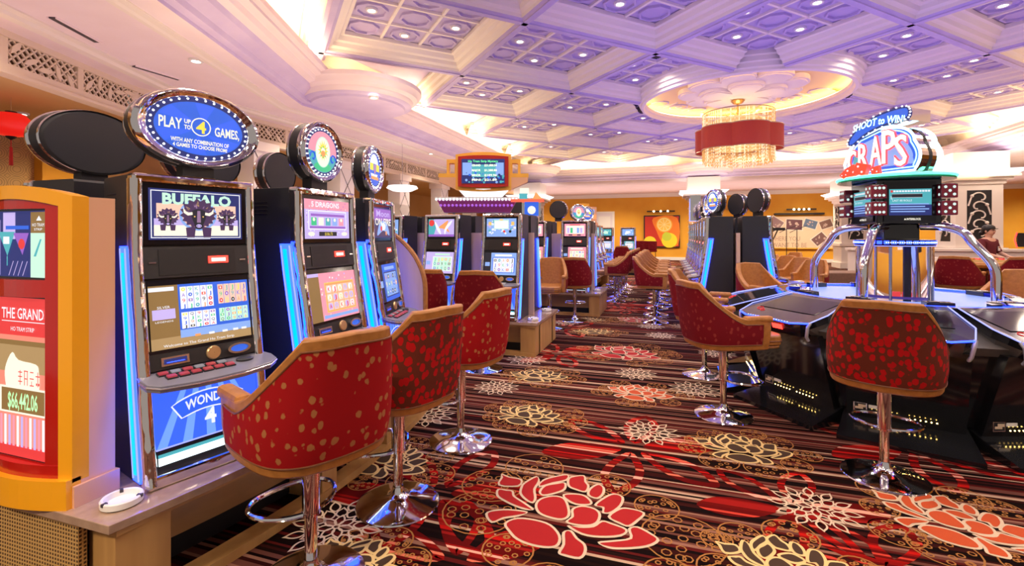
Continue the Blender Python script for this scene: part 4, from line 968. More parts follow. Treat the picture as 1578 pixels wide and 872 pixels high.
# ================================================================== CHAIRS
SX, SY, LZ = .87, .94, .015
def chair_proto(label, fab, loc, rz):
    t = thing('swivel_chair', label, 'chair', loc, rz)
    half = [(0, -.295), (.11, -.292), (.20, -.272), (.27, -.215), (.305, -.13), (.318, -.02), (.318, .10), (.308, .20), (.300, .25)]
    path = [(-x, y) for x, y in half[::-1]] + half[1:]; path = crom(path, 3, closed=False); n = len(path)
    L = [0]
    for i in range(1, n): L.append(L[-1] + hypot(path[i][0]-path[i-1][0], path[i][1]-path[i-1][1]))
    mid = L[-1]/2
    def top(i):
        d = abs(L[i]-mid)
        if d < .235: return 1.115 - .01*(d/.235)
        if d > .54: return .835
        q = (d-.235)/.305; return .835 + .27*(1-q)**1.55
    def pt(i, z, off):
        a, c = path[max(0, i-1)], path[min(n-1, i+1)]; dx, dy = c[0]-a[0], c[1]-a[1]; l = hypot(dx, dy); nx, ny = dy/l, -dx/l
        d = abs(L[i]-mid); lean = -.085*max(0, (z-.58))/.53*max(0, 1 - (d/.5)**2) ; tap = 1 - .10*max(0, (z-.8))/.3*(d < .5)
        base = .93 + .07*min(1, (z-.55)/.15)
        return (((path[i][0])*tap*base + nx*off)*SX, (path[i][1]*base + ny*off + lean)*SY, z + LZ)
    def bot(i): d = abs(L[i]-mid); return .585 - .012*(1 - min(1, d/.5))
    rows = [0, .06, .2, .4, .6, .8, .94, 1]
    def shell(m, i0, i1, offa, offb, t0=0, t1=1, marg=0):
        s = MB().use(m); s.smooth = True; idx = list(range(i0, i1+1)); R_ = []
        for i in idx:
            zb, zt_ = bot(i)+marg, top(i)-marg
            R_.append([pt(i, zb + (zt_-zb)*r, offa) for r in rows] + [pt(i, zb + (zt_-zb)*r, offb) for r in rows[::-1]])
        k = len(R_[0]); vs = [p for row in R_ for p in row]
        s.add(vs, [(a*k+c, a*k+(c+1) % k, (a+1)*k+(c+1) % k, (a+1)*k+c) for a in range(len(idx)-1) for c in range(k)] + [tuple(range(k)), tuple((len(idx)-1)*k + c for c in range(k))[::-1]])
        return s
    s = shell(leather, 0, n-1, .018, -.042); s.build('backrest', t, bevel=.012)
    e = next(i for i in range(n) if L[i] > .055); s = shell(fab, e, n-1-e, .0235, .012, marg=.048); s.build('back_upholstery', t)
    s = MB().use(leatherdark); pts = [pt(i, bot(i)+.046, .022) for i in range(e, n-e)] ; tp = [pt(i, top(i)-.046, .022) for i in range(e, n-e)]
    s.tube(pts + tp[::-1], .0045, 6, closed=True); s.build('piping', t)
    s = MB().use(leather)
    for g in (-1, 1): s = MB().use(leather).box(*sorted((g*.226, g*.292)), .02, .252, .815, .867); s.build('armrest', t, bevel=.02)
    seat = [(x*.87, y) for x, y in ((-.255, -.18), (-.2, -.225), (.2, -.225), (.255, -.18), (.262, .2), (.245, .36), (.16, .41), (-.16, .41), (-.245, .36), (-.262, .2))]
    s = MB().use(leather); s.prism(inset(seat, .012), .592, .62); s.prism(seat, .62, .70); s.build('seat', t, bevel=.02)
    s = MB().use(leatherdark); s.tube([(x, y, .655) for x, y in inset(seat, -.003)], .005, 6, closed=True); s.build('seat_piping', t)
    s = MB().use(blacksatin).box(-.13, .13, -.13, .13, .565, .592); s.build('seat_plate', t)
    s = MB().use(chrome); s.lathe([(.036, .565), (.036, .30), (.026, .298), (.026, .06)], 24); s.lathe([(.033, .29), (.039, .292), (.039, .305), (.033, .307)], 24); s.build('column', t)
    s = MB().use(chrome); s.lathe([(.028, .10), (.034, .075), (.046, .052), (.075, .038), (.13, .027), (.20, .017), (.226, .010), (.230, .004), (.228, 0), (.001, 0)], 56); s.build('base', t)
    s = MB().use(chrome); fr = [(.03*cos(a), .03, .30) for a in (0,)] ; loop = [(-.03, .0, .30), (-.10, .03, .30), (-.165, .10, .30), (-.185, .19, .30), (-.14, .265, .30), (-.05, .295, .30), (.05, .295, .30), (.14, .265, .30), (.185, .19, .30), (.165, .10, .30), (.10, .03, .30), (.03, 0, .30)]
    s.tube(crom(loop, 4, False), .011, 8); s.build('footrest', t)
    return t
def face_to(p, q): return atan2(q[1]-p[1], q[0]-p[0]) - pi/2
TC = R(3.6, 4.5)                              # middle of the craps machine
c1 = (-1.470, 1.70)
protoA = chair_proto('nearest red swivel chair with tan spots, before the buffalo machine', fab_a, (*c1, 0), radians(67))
protoB = chair_proto('red spotted swivel chair seen square from behind at the black craps console', fab_b, (*R(2.31, 2.96), 0), 0)
protoB.rotation_euler.z = face_to(protoB.location, TC)
ch = dup(protoB, (-1.43, 2.34), radians(73), 'second swivel chair of the near row, brown with red spots')
CG = {}
dup(protoA, (-1.43, 3.19), radians(80), 'third swivel chair of the near row, crimson, before the crest sign machine')
protoC = chair_proto('crimson chair facing right towards the craps console, back to the aisle', fab_c, (*R(1.76, 3.97), 0), 0); protoC.rotation_euler.z = face_to(protoC.location, TC) - .18
q = R(2.07, 5.13); dup(protoC, q, face_to(q, TC) - .1, 'second chair on the aisle side of the craps console, mostly hidden')
q = R(3.27, 6.15); dup(protoC, q, face_to(q, TC) + .05, 'beige fronted chair beyond the craps console, facing the camera')
q = R(5.25, 5.05); dup(protoC, q, face_to(q, TC), 'beige fronted chair cut by the right edge beyond the craps console')

# ================================================================== SECOND BANK
def bank(label, x0, yf, width, depth, bow=.0):
    return podium(label, x0, x0+width, yf, yf+depth, 0, bow=bow, posts=())
bank('oak podium of the second slot bank with bare end panel', -4.6, 5.63, 3.09, 1.19)
slot('slot machine of the second bank with pale blue playing screen, right hand end', (-2.03, 5.82), radians(0), 'panel', 'blue', 1, None, 21)
slot('slot machine of the second bank with silver bird and lightning on its upper screen', (-2.90, 5.85), radians(-6), 'storm', 'storm', 1, None, 22)
slot('slot machine of the second bank half hidden behind the rounded board', (-3.75, 5.85), radians(-6), 'blue', 'blue', 0, None, 23)
for i, (x, lb) in enumerate(((-2.03, 'slot machine facing away at the second bank end, blue strip towards the aisle'), (-2.85, 'slot machine facing away behind the lightning machine'), (-3.7, 'slot machine facing away at the hidden end of the second bank'))):
    slot(lb, (x, 6.66), pi, 'purple', 'purple', 0, None, 30+i)
tag(MB().use(paledivider).box(-4.5, -1.72, 6.245, 6.275, .42, 1.53).build('divider_board'), 'pale divider board standing between the back to back machines of the second bank', 'divider')
x, y = PZ(822, 493, .42); ashtray((x, y, .42), 'white ashtray at the front corner of the second podium')
x, y = PZ(842, 479, .42); ashtray((x, y, .42), 'white ashtray at the back corner of the second podium')
q = R(-.33, 5.35); dup(protoC, q, face_to(q, (-2.03, 6.0)) + .1, 'maroon chair before the pale blue playing screen machine')
q = R(-1.05, 5.5); dup(protoC, q, face_to(q, (-2.88, 6.2)) + .5, 'maroon chair half hidden by the rounded board and third chair')
q = R(.60, 7.7); dup(protoC, q, face_to(q, (-2.05, 6.4)) + .3, 'chair with beige front visible behind the second bank')

# ================================================================== THIRD BANK
bank('oak podium of the third slot bank, chair standing before it', -4.3, 8.80, 3.15, 1.19)
slot('slot machine of the third bank with pink bonus screens behind a single chair', (-1.66, 8.99), 0, 'bonus', 'bonus', 1, None, 41)
slot('slot machine of the third bank with pink screens, half hidden by second bank', (-2.49, 9.02), radians(-5), 'bonus', 'bonus', 1, None, 42)
slot('slot machine at the hidden left end of the third bank', (-3.32, 9.02), radians(-5), 'teal', 'teal', 0, None, 43)
for i, (x, lb) in enumerate(((-1.66, 'slot machine facing away at the aisle end of the third bank'), (-2.47, 'slot machine facing away in the middle of the third bank'), (-3.3, 'slot machine facing away at the left end of the third bank'))):
    m = slot(lb, (x, 9.83), pi, 'blue', 'blue', 0, None, 50+i)
    if i: topper('plain', ('', 'round dark sign back standing above the third bank, right one', 'round dark sign back standing above the third bank, left one')[i], (x + .35, 9.63, ZT), pi)
tag(MB().use(paledivider).box(-4.2, -1.35, 9.415, 9.445, .42, 1.53).build('divider_board'), 'pale divider board inside the third bank', 'divider')
x, y = PZ(920, 448, .42); ashtray((x, y, .42), 'white ashtray on the corner of the third podium')
q = R(1.10, 8.35); dup(protoC, q, face_to(q, (-1.66, 9.3)), 'dark red chair seen from behind at the third bank')

# ---- row beyond the third bank, facing the aisle
slf = slot('slot machine in the side-on row beyond the third bank, nearest of five', (-1.85, 11.0), H90, 'teal', 'blue', 0, None, 61)
for k in range(1, 5):
    dup(slf, (-1.85, 11.0 + .8*k, .42), H90, '%s slot machine in the side-on row beyond the third bank' % ('', 'second nearest', 'middle', 'fourth', 'farthest')[k])
podium('oak podium under the side-on row beyond the third bank', 10.6, 14.7, 1.66, 2.5, rz=H90)
for k in range(5):
    dup(protoC, (-1.12, 11.0 + .82*k), H90 + .1, '%s chair along the side-on row beyond the third bank' % ('nearest', 'second nearest', 'middle', 'fourth', 'farthest')[k])
topper('lucky', 'round lit sign with yellow face above the third bank', (-1.95, 10.9, ZT), radians(30)); topper('crest', 'round lit sign with white face beside the yellow faced one', (-1.9, 11.8, ZT), radians(40))
# ---- fourth bank, far down the aisle
bank('dark podium of the farthest slot bank on the left of the aisle', -3.4, 17.6, 2.6, .9)
slot('far slot machine with white screen at the aisle end of the fourth bank', (-1.35, 17.8), 0, 'blue', 'teal', 0, None, 71)
slot('far slot machine with teal screen left of the white screened one', (-2.15, 17.8), 0, 'teal', 'blue', 0, None, 72)
slot('far slot machine at the left end of the fourth bank', (-2.95, 17.8), 0, 'purple', 'purple', 0, None, 73)
dup(protoC, (-1.5, 17.0), .1, 'far maroon chair at the fourth bank')
# ---- blue lit machines far left beyond the rounded board
bank('podium of the blue lit bank seen between rounded board and second bank', -6.2, 10.4, 2.6, .95)
for k, (x, lb) in enumerate(((-4.05, 'blue lit slot machine right of two beyond the rounded board'), (-4.9, 'blue lit slot machine left of two beyond the rounded board'))):
    slot(lb, (x, 10.6), radians(20), 'blue', 'blue', 0, None, 80+k)

# ================================================================== RIGHT BANK (end view)
mR = slot('nearest left-facing slot machine of the right hand bank, side to camera', (.56, 7.86), -H90, 'blue', 'navy', 1, None, 91)
for k in range(1, 7):
    dup(mR, (.56, 7.86 + .76*k, .42), -H90, '%s left-facing slot machine of the right hand bank' % ('', 'second', 'third', 'fourth', 'fifth', 'sixth', 'seventh and farthest')[k])
mQ = slot('nearest right-facing slot machine of the right hand bank, side to camera', (1.40, 7.86), H90, 'blue', 'navy', 0, None, 92)
for k in range(1, 5):
    dup(mQ, (1.40, 7.86 + .76*k, .42), H90, '%s right-facing slot machine of the right hand bank' % ('', 'second', 'third', 'fourth', 'fifth')[k])
podium('long podium under the right hand bank of slot machines', 7.5, 13.4, -1.62, -.36, rz=H90)
tag(MB().use(paledivider).box(.955, 1.005, 7.56, 13.2, .42, 1.53).build('divider_board'), 'pale board between the two black cabinet sides of the right hand bank', 'divider')
topper('crest', 'round white faced sign above the nearest left-facing machine of the right bank', (.72, 7.95, ZT), radians(-62)); topper('crest', 'round sign edge-on behind the nearest sign of the right bank', (.72, 9.0, ZT), radians(-75))
topper('lucky', 'round sign with grey back at right end of the right bank', (1.30, 7.95, ZT), radians(120)); topper('lucky', 'second round sign with grey back above the right bank', (1.15, 8.9, ZT), radians(125))
topper('crest', 'small far round sign above the middle of the right bank', (1.0, 11.2, ZT), radians(120))
# taller lit sign tower in that row
tag(MB().use(g_orange).box(.5, .62, 11.6, 12.2, 1.775, 2.3).build('distant_lit_sign'), 'orange lit sign panel over the far left-facing machines', 'sign')
s = MB().use(glow('blue_tower_light', (.25, .35, 1), 1.5)).box(.45, .6, 9.9, 10.3, 1.775, 2.25); s.use(chrome).box(.43, .62, 9.86, 9.9, 1.775, 2.27).box(.43, .62, 10.3, 10.34, 1.775, 2.27); tag(s.build('lit_sign_tower'), 'upright blue lit sign above the left-facing machines of the right bank', 'sign')
for k in range(6):
    dup(protoC, (-.2, 8.55 + .83*k, 0), -H90 - .1, '%s chair along the aisle before the right hand bank' % ('nearest', 'second nearest', 'third', 'fourth', 'fifth', 'farthest')[k])
# ================================================================== ELECTRONIC CRAPS CONSOLE
T = thing('craps_console', 'black electronic craps console with glass drum, chrome arches and neon CRAPS sign', 'gaming machine', (*TC, 0), 0)
gloss = mat('gloss_black', (.01, .01, .012), .12, coat=.6); grey = mat('grey_moulded_plastic', (.13, .115, .10), .45); white_deck = glow('lit_white_deck', (.30, .42, 1.0), .9)
yled = glow('amber_floor_led', (1.0, .62, .16), 22); whitetrim = mat('silver_trim', (.7, .72, .85), .25, .6); dullscreen = mat('dull_grey_screen', (.42, .39, .35), .12, 0, (.5, .46, .4), .6)
def station(k, ang):
    def Fm(z=0): return Matrix.Rotation(ang - pi/2, 4, 'Z')          # local +y points outwards
    s = MB(); s.T = Fm()
    # console wedge: back edge r .93 z .965, front edge r 1.47 z .815
    top = [(-.27, .93, .955), (.27, .93, .955), (.37, 1.30, .86), (.34, 1.47, .812), (.22, 1.52, .80), (0, 1.50, .805), (-.22, 1.52, .80), (-.34, 1.47, .812), (-.37, 1.30, .86)]
    n = len(top); lowp = [(x*.97, y - .03, z - .055) for x, y, z in top]
    s.use(gloss).add(top + lowp, [list(range(n)), list(range(n, 2*n))[::-1]] + [(i, (i+1) % n, n+(i+1) % n, n+i) for i in range(n)])
    s.use(grey).add([(-.26, .93, .90), (.26, .93, .90), (.35, 1.30, .80), (.33, 1.45, .76), (-.33, 1.45, .76), (-.35, 1.30, .80), (-.2, .95, .66), (.2, .95, .66), (.3, 1.2, .64), (.26, 1.32, .66), (-.26, 1.32, .66), (-.3, 1.2, .64)],
        [(i, (i+1) % 6, 6+(i+1) % 6, 6+i) for i in range(6)] + [(6, 7, 8, 9, 10, 11)])
    o = s.build('player_station', T)
    A = Vector((0, .93, .957)); B = Vector((0, 1.47, .814)); M = Fm() @ frame((0, 1.2, .889), (1, 0, 0), tuple(A-B))
    r = MB(); r.T = M; r.use(screen_off).box(-.27, .27, -.12, .20, 0, .006); r.use(dullscreen).box(-.225, .225, -.085, .175, .004, .009); r.use(mat('dice_watermark', (.28, .26, .24), .3)).ring(ell(.07, .07, .045, .045, 20), ell(.07, .07, .034, .034, 20), .009, .0095); r.build('touch_screen', o)
    r = MB(); r.T = M; r.use(g_red).lathe([(.028, 0), (.028, .01), (.018, .022), (.001, .024)], 12, (.23, -.16)); r.lathe([(.02, 0), (.02, .008), (.001, .012)], 12, (.18, -.19)); 
    r.use(g_green).disc(-.29, -.10, .012, .006, 10).disc(-.285, -.0, .009, .006, 8); r.use(g_teal).rect(-.315, -.275, -.06, -.045, .006).rect(-.3, -.27, .03, .04, .006); r.use(g_red).disc(-.28, -.03, .006, .006, 8); r.build('bet_button', o)
    r = MB(); r.T = Fm(); r.use(blueled); fr = [(.345, 1.472, .808), (.225, 1.527, .795), (0, 1.507, .80), (-.225, 1.527, .795), (-.345, 1.472, .808)]; r.tube(fr, .007, 6); r.use(bulb)
    for q in range(16): a = -.2 + q*.0267; r.ball((a, 1.52 - .0, .802), .004, 5, 3)
    r.build('front_led_strip', o)
    for g in (-1, 1):
        r = MB(); r.T = Fm(); r.use(paleled).tube([(g*.275, .93, .962), (g*.375, 1.30, .868), (g*.352, 1.455, .815)], .005, 6); r.use(whitetrim).tube([(g*.352, 1.455, .812), (g*.345, 1.475, .78), (g*.33, 1.47, .70), (g*.32, 1.44, .67)], .012, 6); r.build('side_trim', o)
    r = MB(); r.T = Fm(); r.use(gloss).add([(-.3, 1.50, .79), (.3, 1.50, .79), (.28, 1.47, .69), (-.28, 1.47, .69), (-.3, 1.40, .79), (.3, 1.40, .79), (.28, 1.37, .69), (-.28, 1.37, .69)], [(0, 1, 2, 3), (4, 7, 6, 5), (0, 3, 7, 4), (1, 5, 6, 2), (0, 4, 5, 1), (3, 2, 6, 7)])
    r.use(redled).add([(x, y-.0, z) for x, y, z in ((-.03, 1.502, .765), (-.13, 1.502, .765), (-.13, 1.49, .725), (-.03, 1.49, .725))], [(0, 1, 2, 3)]); r.build('card_reader', o)
    # body and floor plate
    r = MB(); r.T = Fm(); r.use(gloss).add([(-.24, .7, 0), (.24, .7, 0), (.34, 1.16, 0), (-.34, 1.16, 0), (-.24, .7, .72), (.24, .7, .72), (.35, 1.38, .70), (-.35, 1.38, .70)], [(0, 3, 2, 1), (4, 5, 6, 7), (0, 1, 5, 4), (1, 2, 6, 5), (2, 3, 7, 6), (3, 0, 4, 7)])
    r.use(gloss).add([(-.36, 1.12, .12), (.36, 1.12, .12), (.40, 1.50, .03), (-.40, 1.50, .03), (-.36, 1.12, 0), (.36, 1.12, 0), (.40, 1.50, 0), (-.40, 1.50, 0)], [(0, 3, 2, 1), (4, 5, 6, 7), (0, 1, 5, 4), (1, 2, 6, 5), (2, 3, 7, 6), (3, 0, 4, 7)])
    r.use(softchrome).box(-.36, -.18, 1.165, 1.17, .0, .0) if 0 else None
    r.build('station_pedestal', o)
    r = MB(); r.T = Fm(); r.use(yled)
    for q in range(12):
        x = -.165 + q*.03 + (.02 if q > 5 else -.02); r.ball((x, 1.232, .158), .0045, 6, 4)
    r.build('floor_light', o)
    r = MB(); r.T = Fm(); r.use(softchrome).box(.215, .30, 1.222, 1.228, .15, .22); r.use(blacksatin).box(.222, .293, 1.227, 1.230, .157, .213); r.use(c_cream).box(.225, .27, 1.229, 1.232, .185, .205).box(.24, .29, 1.229, 1.232, .17, .186); r.use(white).box(.13, .205, 1.222, 1.226, .185, .215); r.build('warning_plate', o)
for k in range(10): station(k, pi + 2*pi*k/10)
# core, skirt panels between stations, inner deck
s = MB().use(gloss); s.lathe([(.001, 0), (.92, 0), (.92, .84), (.001, .84)], 40); s.build('core_cabinet', T)
s = MB(); s.use(grey); 
for k in range(10):
    a = pi + 2*pi*(k+.5)/10; s.T = Matrix.Rotation(a - pi/2, 4, 'Z'); s.use(grey).add([(-.10, .9, .90), (.10, .9, .90), (.16, 1.38, .74), (-.16, 1.38, .74), (-.15, 1.34, .68), (.15, 1.34, .68), (-.08, .9, .68), (.08, .9, .68)], [(0, 1, 2, 3), (3, 2, 5, 4), (0, 3, 4, 6), (1, 7, 5, 2)]); s.use(gloss).add([(-.15, 1.33, .68), (.15, 1.33, .68), (.12, 1.12, 0), (-.12, 1.12, 0), (-.08, .9, .68), (.08, .9, .68), (.08, .9, 0), (-.08, .9, 0)], [(0, 1, 2, 3), (0, 3, 7, 4), (1, 5, 6, 2)])
s.build('skirt_panel', T)
s = MB().use(gloss).lathe([(.62, .90), (.93, .955), (.96, .95), (.96, .9)], 60); s.use(white_deck).lathe([(.001, .905), (.62, .905), (.78, .93)], 60); s.use(blueled).lathe([(.86, .945), (.87, .952), (.88, .945)], 60); s.build('inner_deck', T)
rndc = random.Random(9)
for k in range(10):
    a = pi + .3 + 2*pi*k/10; s = MB().use(gloss); s.T = Matrix.Translation((.80*cos(a), .80*sin(a), .93)) @ Matrix.Rotation(a, 4, 'Z'); s.box(-.05, .05, -.09, .09, 0, .045); s.use(softchrome).box(-.03, .03, -.06, .0, .045, .052); s.build('deck_box', T, bevel=.006)
s = MB().use(mat('white_paper', (.8, .76, .72), .6))
for k in range(16):
    a = rndc.choice((2.6, 5.3)) + rndc.uniform(-.22, .22); rr = rndc.uniform(.82, .92); s.T = Matrix.Translation((rr*cos(a), rr*sin(a), .965 + k*.002)) @ Matrix.Rotation(rndc.uniform(0, 3), 4, 'Z') @ Matrix.Rotation(rndc.uniform(-.2, .5), 4, 'X'); s.box(-.05, .05, -.03, .03, 0, .002)
tag(s.build('paper_slips'), 'loose white paper slips piled on the craps console', 'paper', None, 'stuff').location = (*TC, 0)
# glass drum
glass = mat('clear_glass', (.95, .97, 1), .02); bsdf(glass).inputs['Transmission Weight'].default_value = 1; bsdf(glass).inputs['IOR'].default_value = 1.12
s = MB().use(glass).lathe([(.29, .91), (.29, 1.40), (.283, 1.40), (.283, .91), (.29, .91)], 48); s.build('glass_drum', T)
s = MB().use(gloss); s.lathe([(.27, 1.395), (.300, 1.395), (.303, 1.41), (.303, 1.455), (.27, 1.46), (.001, 1.46)], 48); s.use(blueled)
for k in range(36): a = 2*pi*k/36; s.T = Matrix.Rotation(a, 4, 'Z'); s.box(.301, .307, -.019, .019, 1.418, 1.447)
s.T = Matrix.Identity(4); s.use(bulb)
for k in range(120):
    if (k // 10) % 4 != 3: a = 2*pi*k/120; s.ball((.308*cos(a), .308*sin(a), 1.432), .0055, 5, 3)
s.use(paleled).lathe([(.302, 1.397), (.307, 1.400), (.302, 1.403)], 48); s.build('led_ring', T)
s = MB().use(softchrome)
for k in range(5): a = 2*pi*k/5 + .5; s.tube([(.268*cos(a), .268*sin(a), .905), (.268*cos(a), .268*sin(a), 1.40)], .012, 6)
s.build('drum_post', T)
s = MB().use(black); a = -1.0; s.box(-.02, .02, -.02, .02, 0, 0) if 0 else None; s.tube([(.12*cos(a), .12*sin(a), .905), (.12*cos(a), .12*sin(a), 1.40)], .03, 6); s.build('drum_spindle', T)
s = MB().use(mat('purple_felt_table', (.2, .08, .3), .6)).lathe([(.001, .93), (.25, .93), (.26, .95)], 30); s.use(g_white); 
s.build('dice_bed', T)
for (x, y) in ((.08, -.06), (-.03, -.12)): s = MB().use(g_red).box(x-.03, x+.03, y-.03, y+.03, .935, .995); s.use(white).disc(x, y, .01, .9955, 8); s.build('big_die', T, bevel=.006)
# four chrome arches
for th in (CA(36), CA(124), CA(214), CA(305)):
    P = lambda r, z: (r*cos(th), r*sin(th), z); pts = [P(.69, .90), P(.69, 1.05), P(.688, 1.18), P(.67, 1.25), P(.63, 1.32), P(.55, 1.43), P(.50, 1.51), P(.43, 1.555), P(.34, 1.575), P(.2, 1.58)]
    s = MB().use(chrome).tube(crom(pts, 4, False), .036, 14); s.lathe([(.001, .905), (.07, .905), (.07, .925), (.036, .94)], 20, P(.74, 0)[:2]); s.build('chrome_arch', T)
# display block
s = MB().use(gloss); s.T = Matrix.Rotation(CA(212) - pi/4, 4, 'Z'); w = .25
s.box(-.14, .14, -.14, .14, 1.455, 1.60); s.box(-w, w, -w, w, 1.60, 2.0); s.build('display_block', T, bevel=.008)
for f, (w0, nm) in enumerate((('LAST 80 ROLLS', 1), ('LIVE BETS', 0), ('', 1), ('', 0))):
    # faces: normal directions
    a = CA(212) + pi/4 + f*pi/2 ; s = MB().use(screen_off); s.T = Matrix.Rotation(a + pi/2, 4, 'Z') @ frame((0, -w-.004, 1.79), (1, 0, 0), (0, 0, 1)); s.box(-.20, .20, -.17, .185, 0, .006); o = s.build('display_screen', T)
    r = MB(); r.T = s.T @ Matrix.Translation((0, 0, .008)); X0, X1 = (-.16, .165); r.use(g_teal).rect(X0, X1, -.115, .12, 0); r.use(g_navy).rect(X0, X1, -.115, -.02, .0005)
    r.use(g_white); [r.rect(X0+.01+k*.022, X0+.027+k*.022, .093, .108, .002) for k in range(14)]; r.use(g_red).rect(X0+.01, X0+.028, .09, .11, .0025); r.use(g_dark).rect(X0+.02, X1-.07, .045, .075, .002); r.use(g_white).rect(X0+.02, X1-.07, .075, .077, .002).rect(X0+.02, X1-.07, .043, .045, .002)
    r.text('L', X0+.02, .045, .03, .015, .002).text('LAST 80 ROLLS', X0+.10, .018, .018, .15, .002); r.use(g_lblue)
    for q in range(4): r.rect(X0+.01, X1-.02-.03*(q % 2), -.02-q*.022, -.01-q*.022, .002)
    r.build('screen_picture', o)
    r = MB(); r.T = s.T @ Matrix.Translation((0, 0, .008)); r.use(g_cream).text('INTERBLOCK', .03, -.148, .018, .11, .0, bold=.0006); r.poly([(-.045, -.156, 0), (-.028, -.156, 0), (-.037, -.139, 0)]); r.build('maker_lettering', o)
# dice at the corners
def die_mesh(s, c, h, rz=0, tilt=0):
    M0 = s.T; s.T = M0 @ Matrix.Translation(c) @ Matrix.Rotation(rz, 4, 'Z') @ Matrix.Rotation(tilt, 4, 'Y')
    s.use(mat('dark_red_dice', (.22, .01, .03), .15, coat=.6)).box(-h, h, -h, h, -h, h); M1 = s.T
    pips = [[(0, 0)], [(-1, -1), (1, 1)], [(-1, -1), (0, 0), (1, 1)], [(-1, -1), (1, 1), (-1, 1), (1, -1)], [(-1, -1), (1, 1), (-1, 1), (1, -1), (0, 0)], [(-1, -1), (-1, 0), (-1, 1), (1, -1), (1, 0), (1, 1)]]
    faces = [Matrix.Identity(4), Matrix.Rotation(pi/2, 4, 'X'), Matrix.Rotation(-pi/2, 4, 'X'), Matrix.Rotation(pi/2, 4, 'Y'), Matrix.Rotation(-pi/2, 4, 'Y')]
    s.use(glow('dice_pip', (.75, .95, .9), .9))
    for F, p in zip(faces, (pips[5], pips[4], pips[2], pips[5], pips[3])):
        s.T = M1 @ F
        for x, y in p: s.disc(x*h*.52, y*h*.52, h*.2, h+.002, 10)
    s.T = M0
for q in range(4):
    a = CA(212) + q*pi/2
    for z in (1.735, 1.885):
        s = MB(); die_mesh(s, (.375*cos(a), .375*sin(a), z), .062, a + pi/4); s.build('corner_die', T, bevel=.008)
# neon plate and sign
neong = glow('green_neon', (.1, 1.0, .55), 3); neonb = glow('blue_neon', (.25, .5, 1.0), 3.0); neonw = glow('cyan_neon', (.45, .9, 1.0), 3); neonr = glow('red_neon', (1.0, .05, .06), 2.2); letter = glow('cream_letter', (1.0, .85, .72), 1.5)
s = MB().use(mat('green_glass_plate', (.02, .25, .15), .1)); pl = [(.44*cos(a), .44*sin(a)) for a in [2*pi*k/48 for k in range(48)]]; s.prism(pl, 2.0, 2.03)
s.use(neong).tube([(x*1.0, y*1.0, 2.03) for x, y in pl], .014, 6, closed=True); s.build('neon_plate', T)
nA = CA(200); off = Vector(R(3.3, 4.3)) - Vector(TC)
M = Matrix.Translation((off.x, off.y, 2.05)) @ Matrix.Rotation(nA + pi/2, 4, 'Z') @ Matrix.Scale(.87, 4)          # local -y = sign normal
F2 = M @ frame((0, .02, 0), (1, 0, 0), (0, 0, 1))                                              # x right, y up, z towards viewer
def arch(w, h, r=.12, k=1.0, n=10): 
    return [(-w*.5, 0), (w*.5, 0)] + [(w*.5 + .05*sin(pi*t/8), h*.62*t/8) for t in range(1, 9)] + [(w*.5*cos(pi*t/(2*n))**.8 if t < n else 0, h*.62 + (h*.38)*sin(pi*t/(2*n))) for t in range(1, n+1)] + [(-w*.5 + w*.5*(t/n)**.9*0 - 0, 0) for t in range(0)] + [(-w*.30, h*.86), (-w*.45, h*.62), (-w*.53, h*.3)]
ol = arch(.66, .47); ol = [(x, y) for x, y in ol]
sg = MB(); sg.T = F2; sg.use(chrome).prism([(x*.97, y) for x, y in ol], -.30, -.02); sg.use(blacksatin); bl = [(x*.975, y) for x, y in ol]; sg.prism([(x, y*1.004) for x, y in bl], -.19, -.14); so = sg.build('neon_sign_body', T)
r = MB(); r.T = F2; r.use(g_blue).poly([(*p, .0) for p in inset(ol, .02)]); r.use(g_lblue).poly([(*p, .002) for p in inset(ol, .07)]); r.use(g_teal).poly([(-.28, .03, .004), (-.22, .02, .004), (-.2, .2, .004), (-.25, .26, .004)]); r.build('sign_face', so)
r = MB(); r.T = F2; r.use(neonw).tube([(x, y, .015) for x, y in ol], .013, 8, closed=True); r.use(neonb).tube([(x, y, .012) for x, y in inset(ol, .035)], .007, 6, closed=True); r.use(neonw).tube([(x, y, -.31) for x, y in ol], .015, 8, closed=True); r.use(neonb).tube([(x*.9, y*.93+.01, -.33) for x, y in ol], .008, 6, closed=True); r.build('neon_tube', so)
r = MB(); r.T = F2
hs = (.235, .27, .31, .345, .31); xs = (-.25, -.135, -.01, .115, .225)
for chh, x, h, yb in zip('CRAPS', xs, hs, (.05, .075, .09, .10, .06)):
    r.use(neonr).text(chh, x, yb + h/2, h, h*.40, .03, grow=.014, ext=.012); r.use(letter).text(chh, x, yb + h/2, h, h*.36, .046, grow=.004, ext=.004)
r.build('red_lettering', so)
bn = [(-.30, .40), (-.22, .50), (-.10, .575), (.03, .62), (.18, .64), (.27, .635), (.30, .60), (.30, .54), (.26, .505), (.12, .49), (-.02, .46), (-.14, .41), (-.24, .335), (-.30, .34)]
r = MB(); r.T = F2; bn = crom(bn, 2); r.use(g_navy).prism(bn, .0, .03); r.use(g_blue).poly([(*p, .032) for p in inset(bn, .02)]); r.use(chrome).prism([(.02, .50), (.28, .50), (.28, .62), (.02, .62)], -.32, -.0)
r.use(bulb)
for i, p in enumerate(bn): r.ball((*p, .034), .009, 6, 4)
r.use(neonw).text('SHOOT to WIN!', .0, .545, .075, .5, .036, bend=.55, shear=.15, bold=.002); r.build('banner', so)
r = MB(); r.T = F2
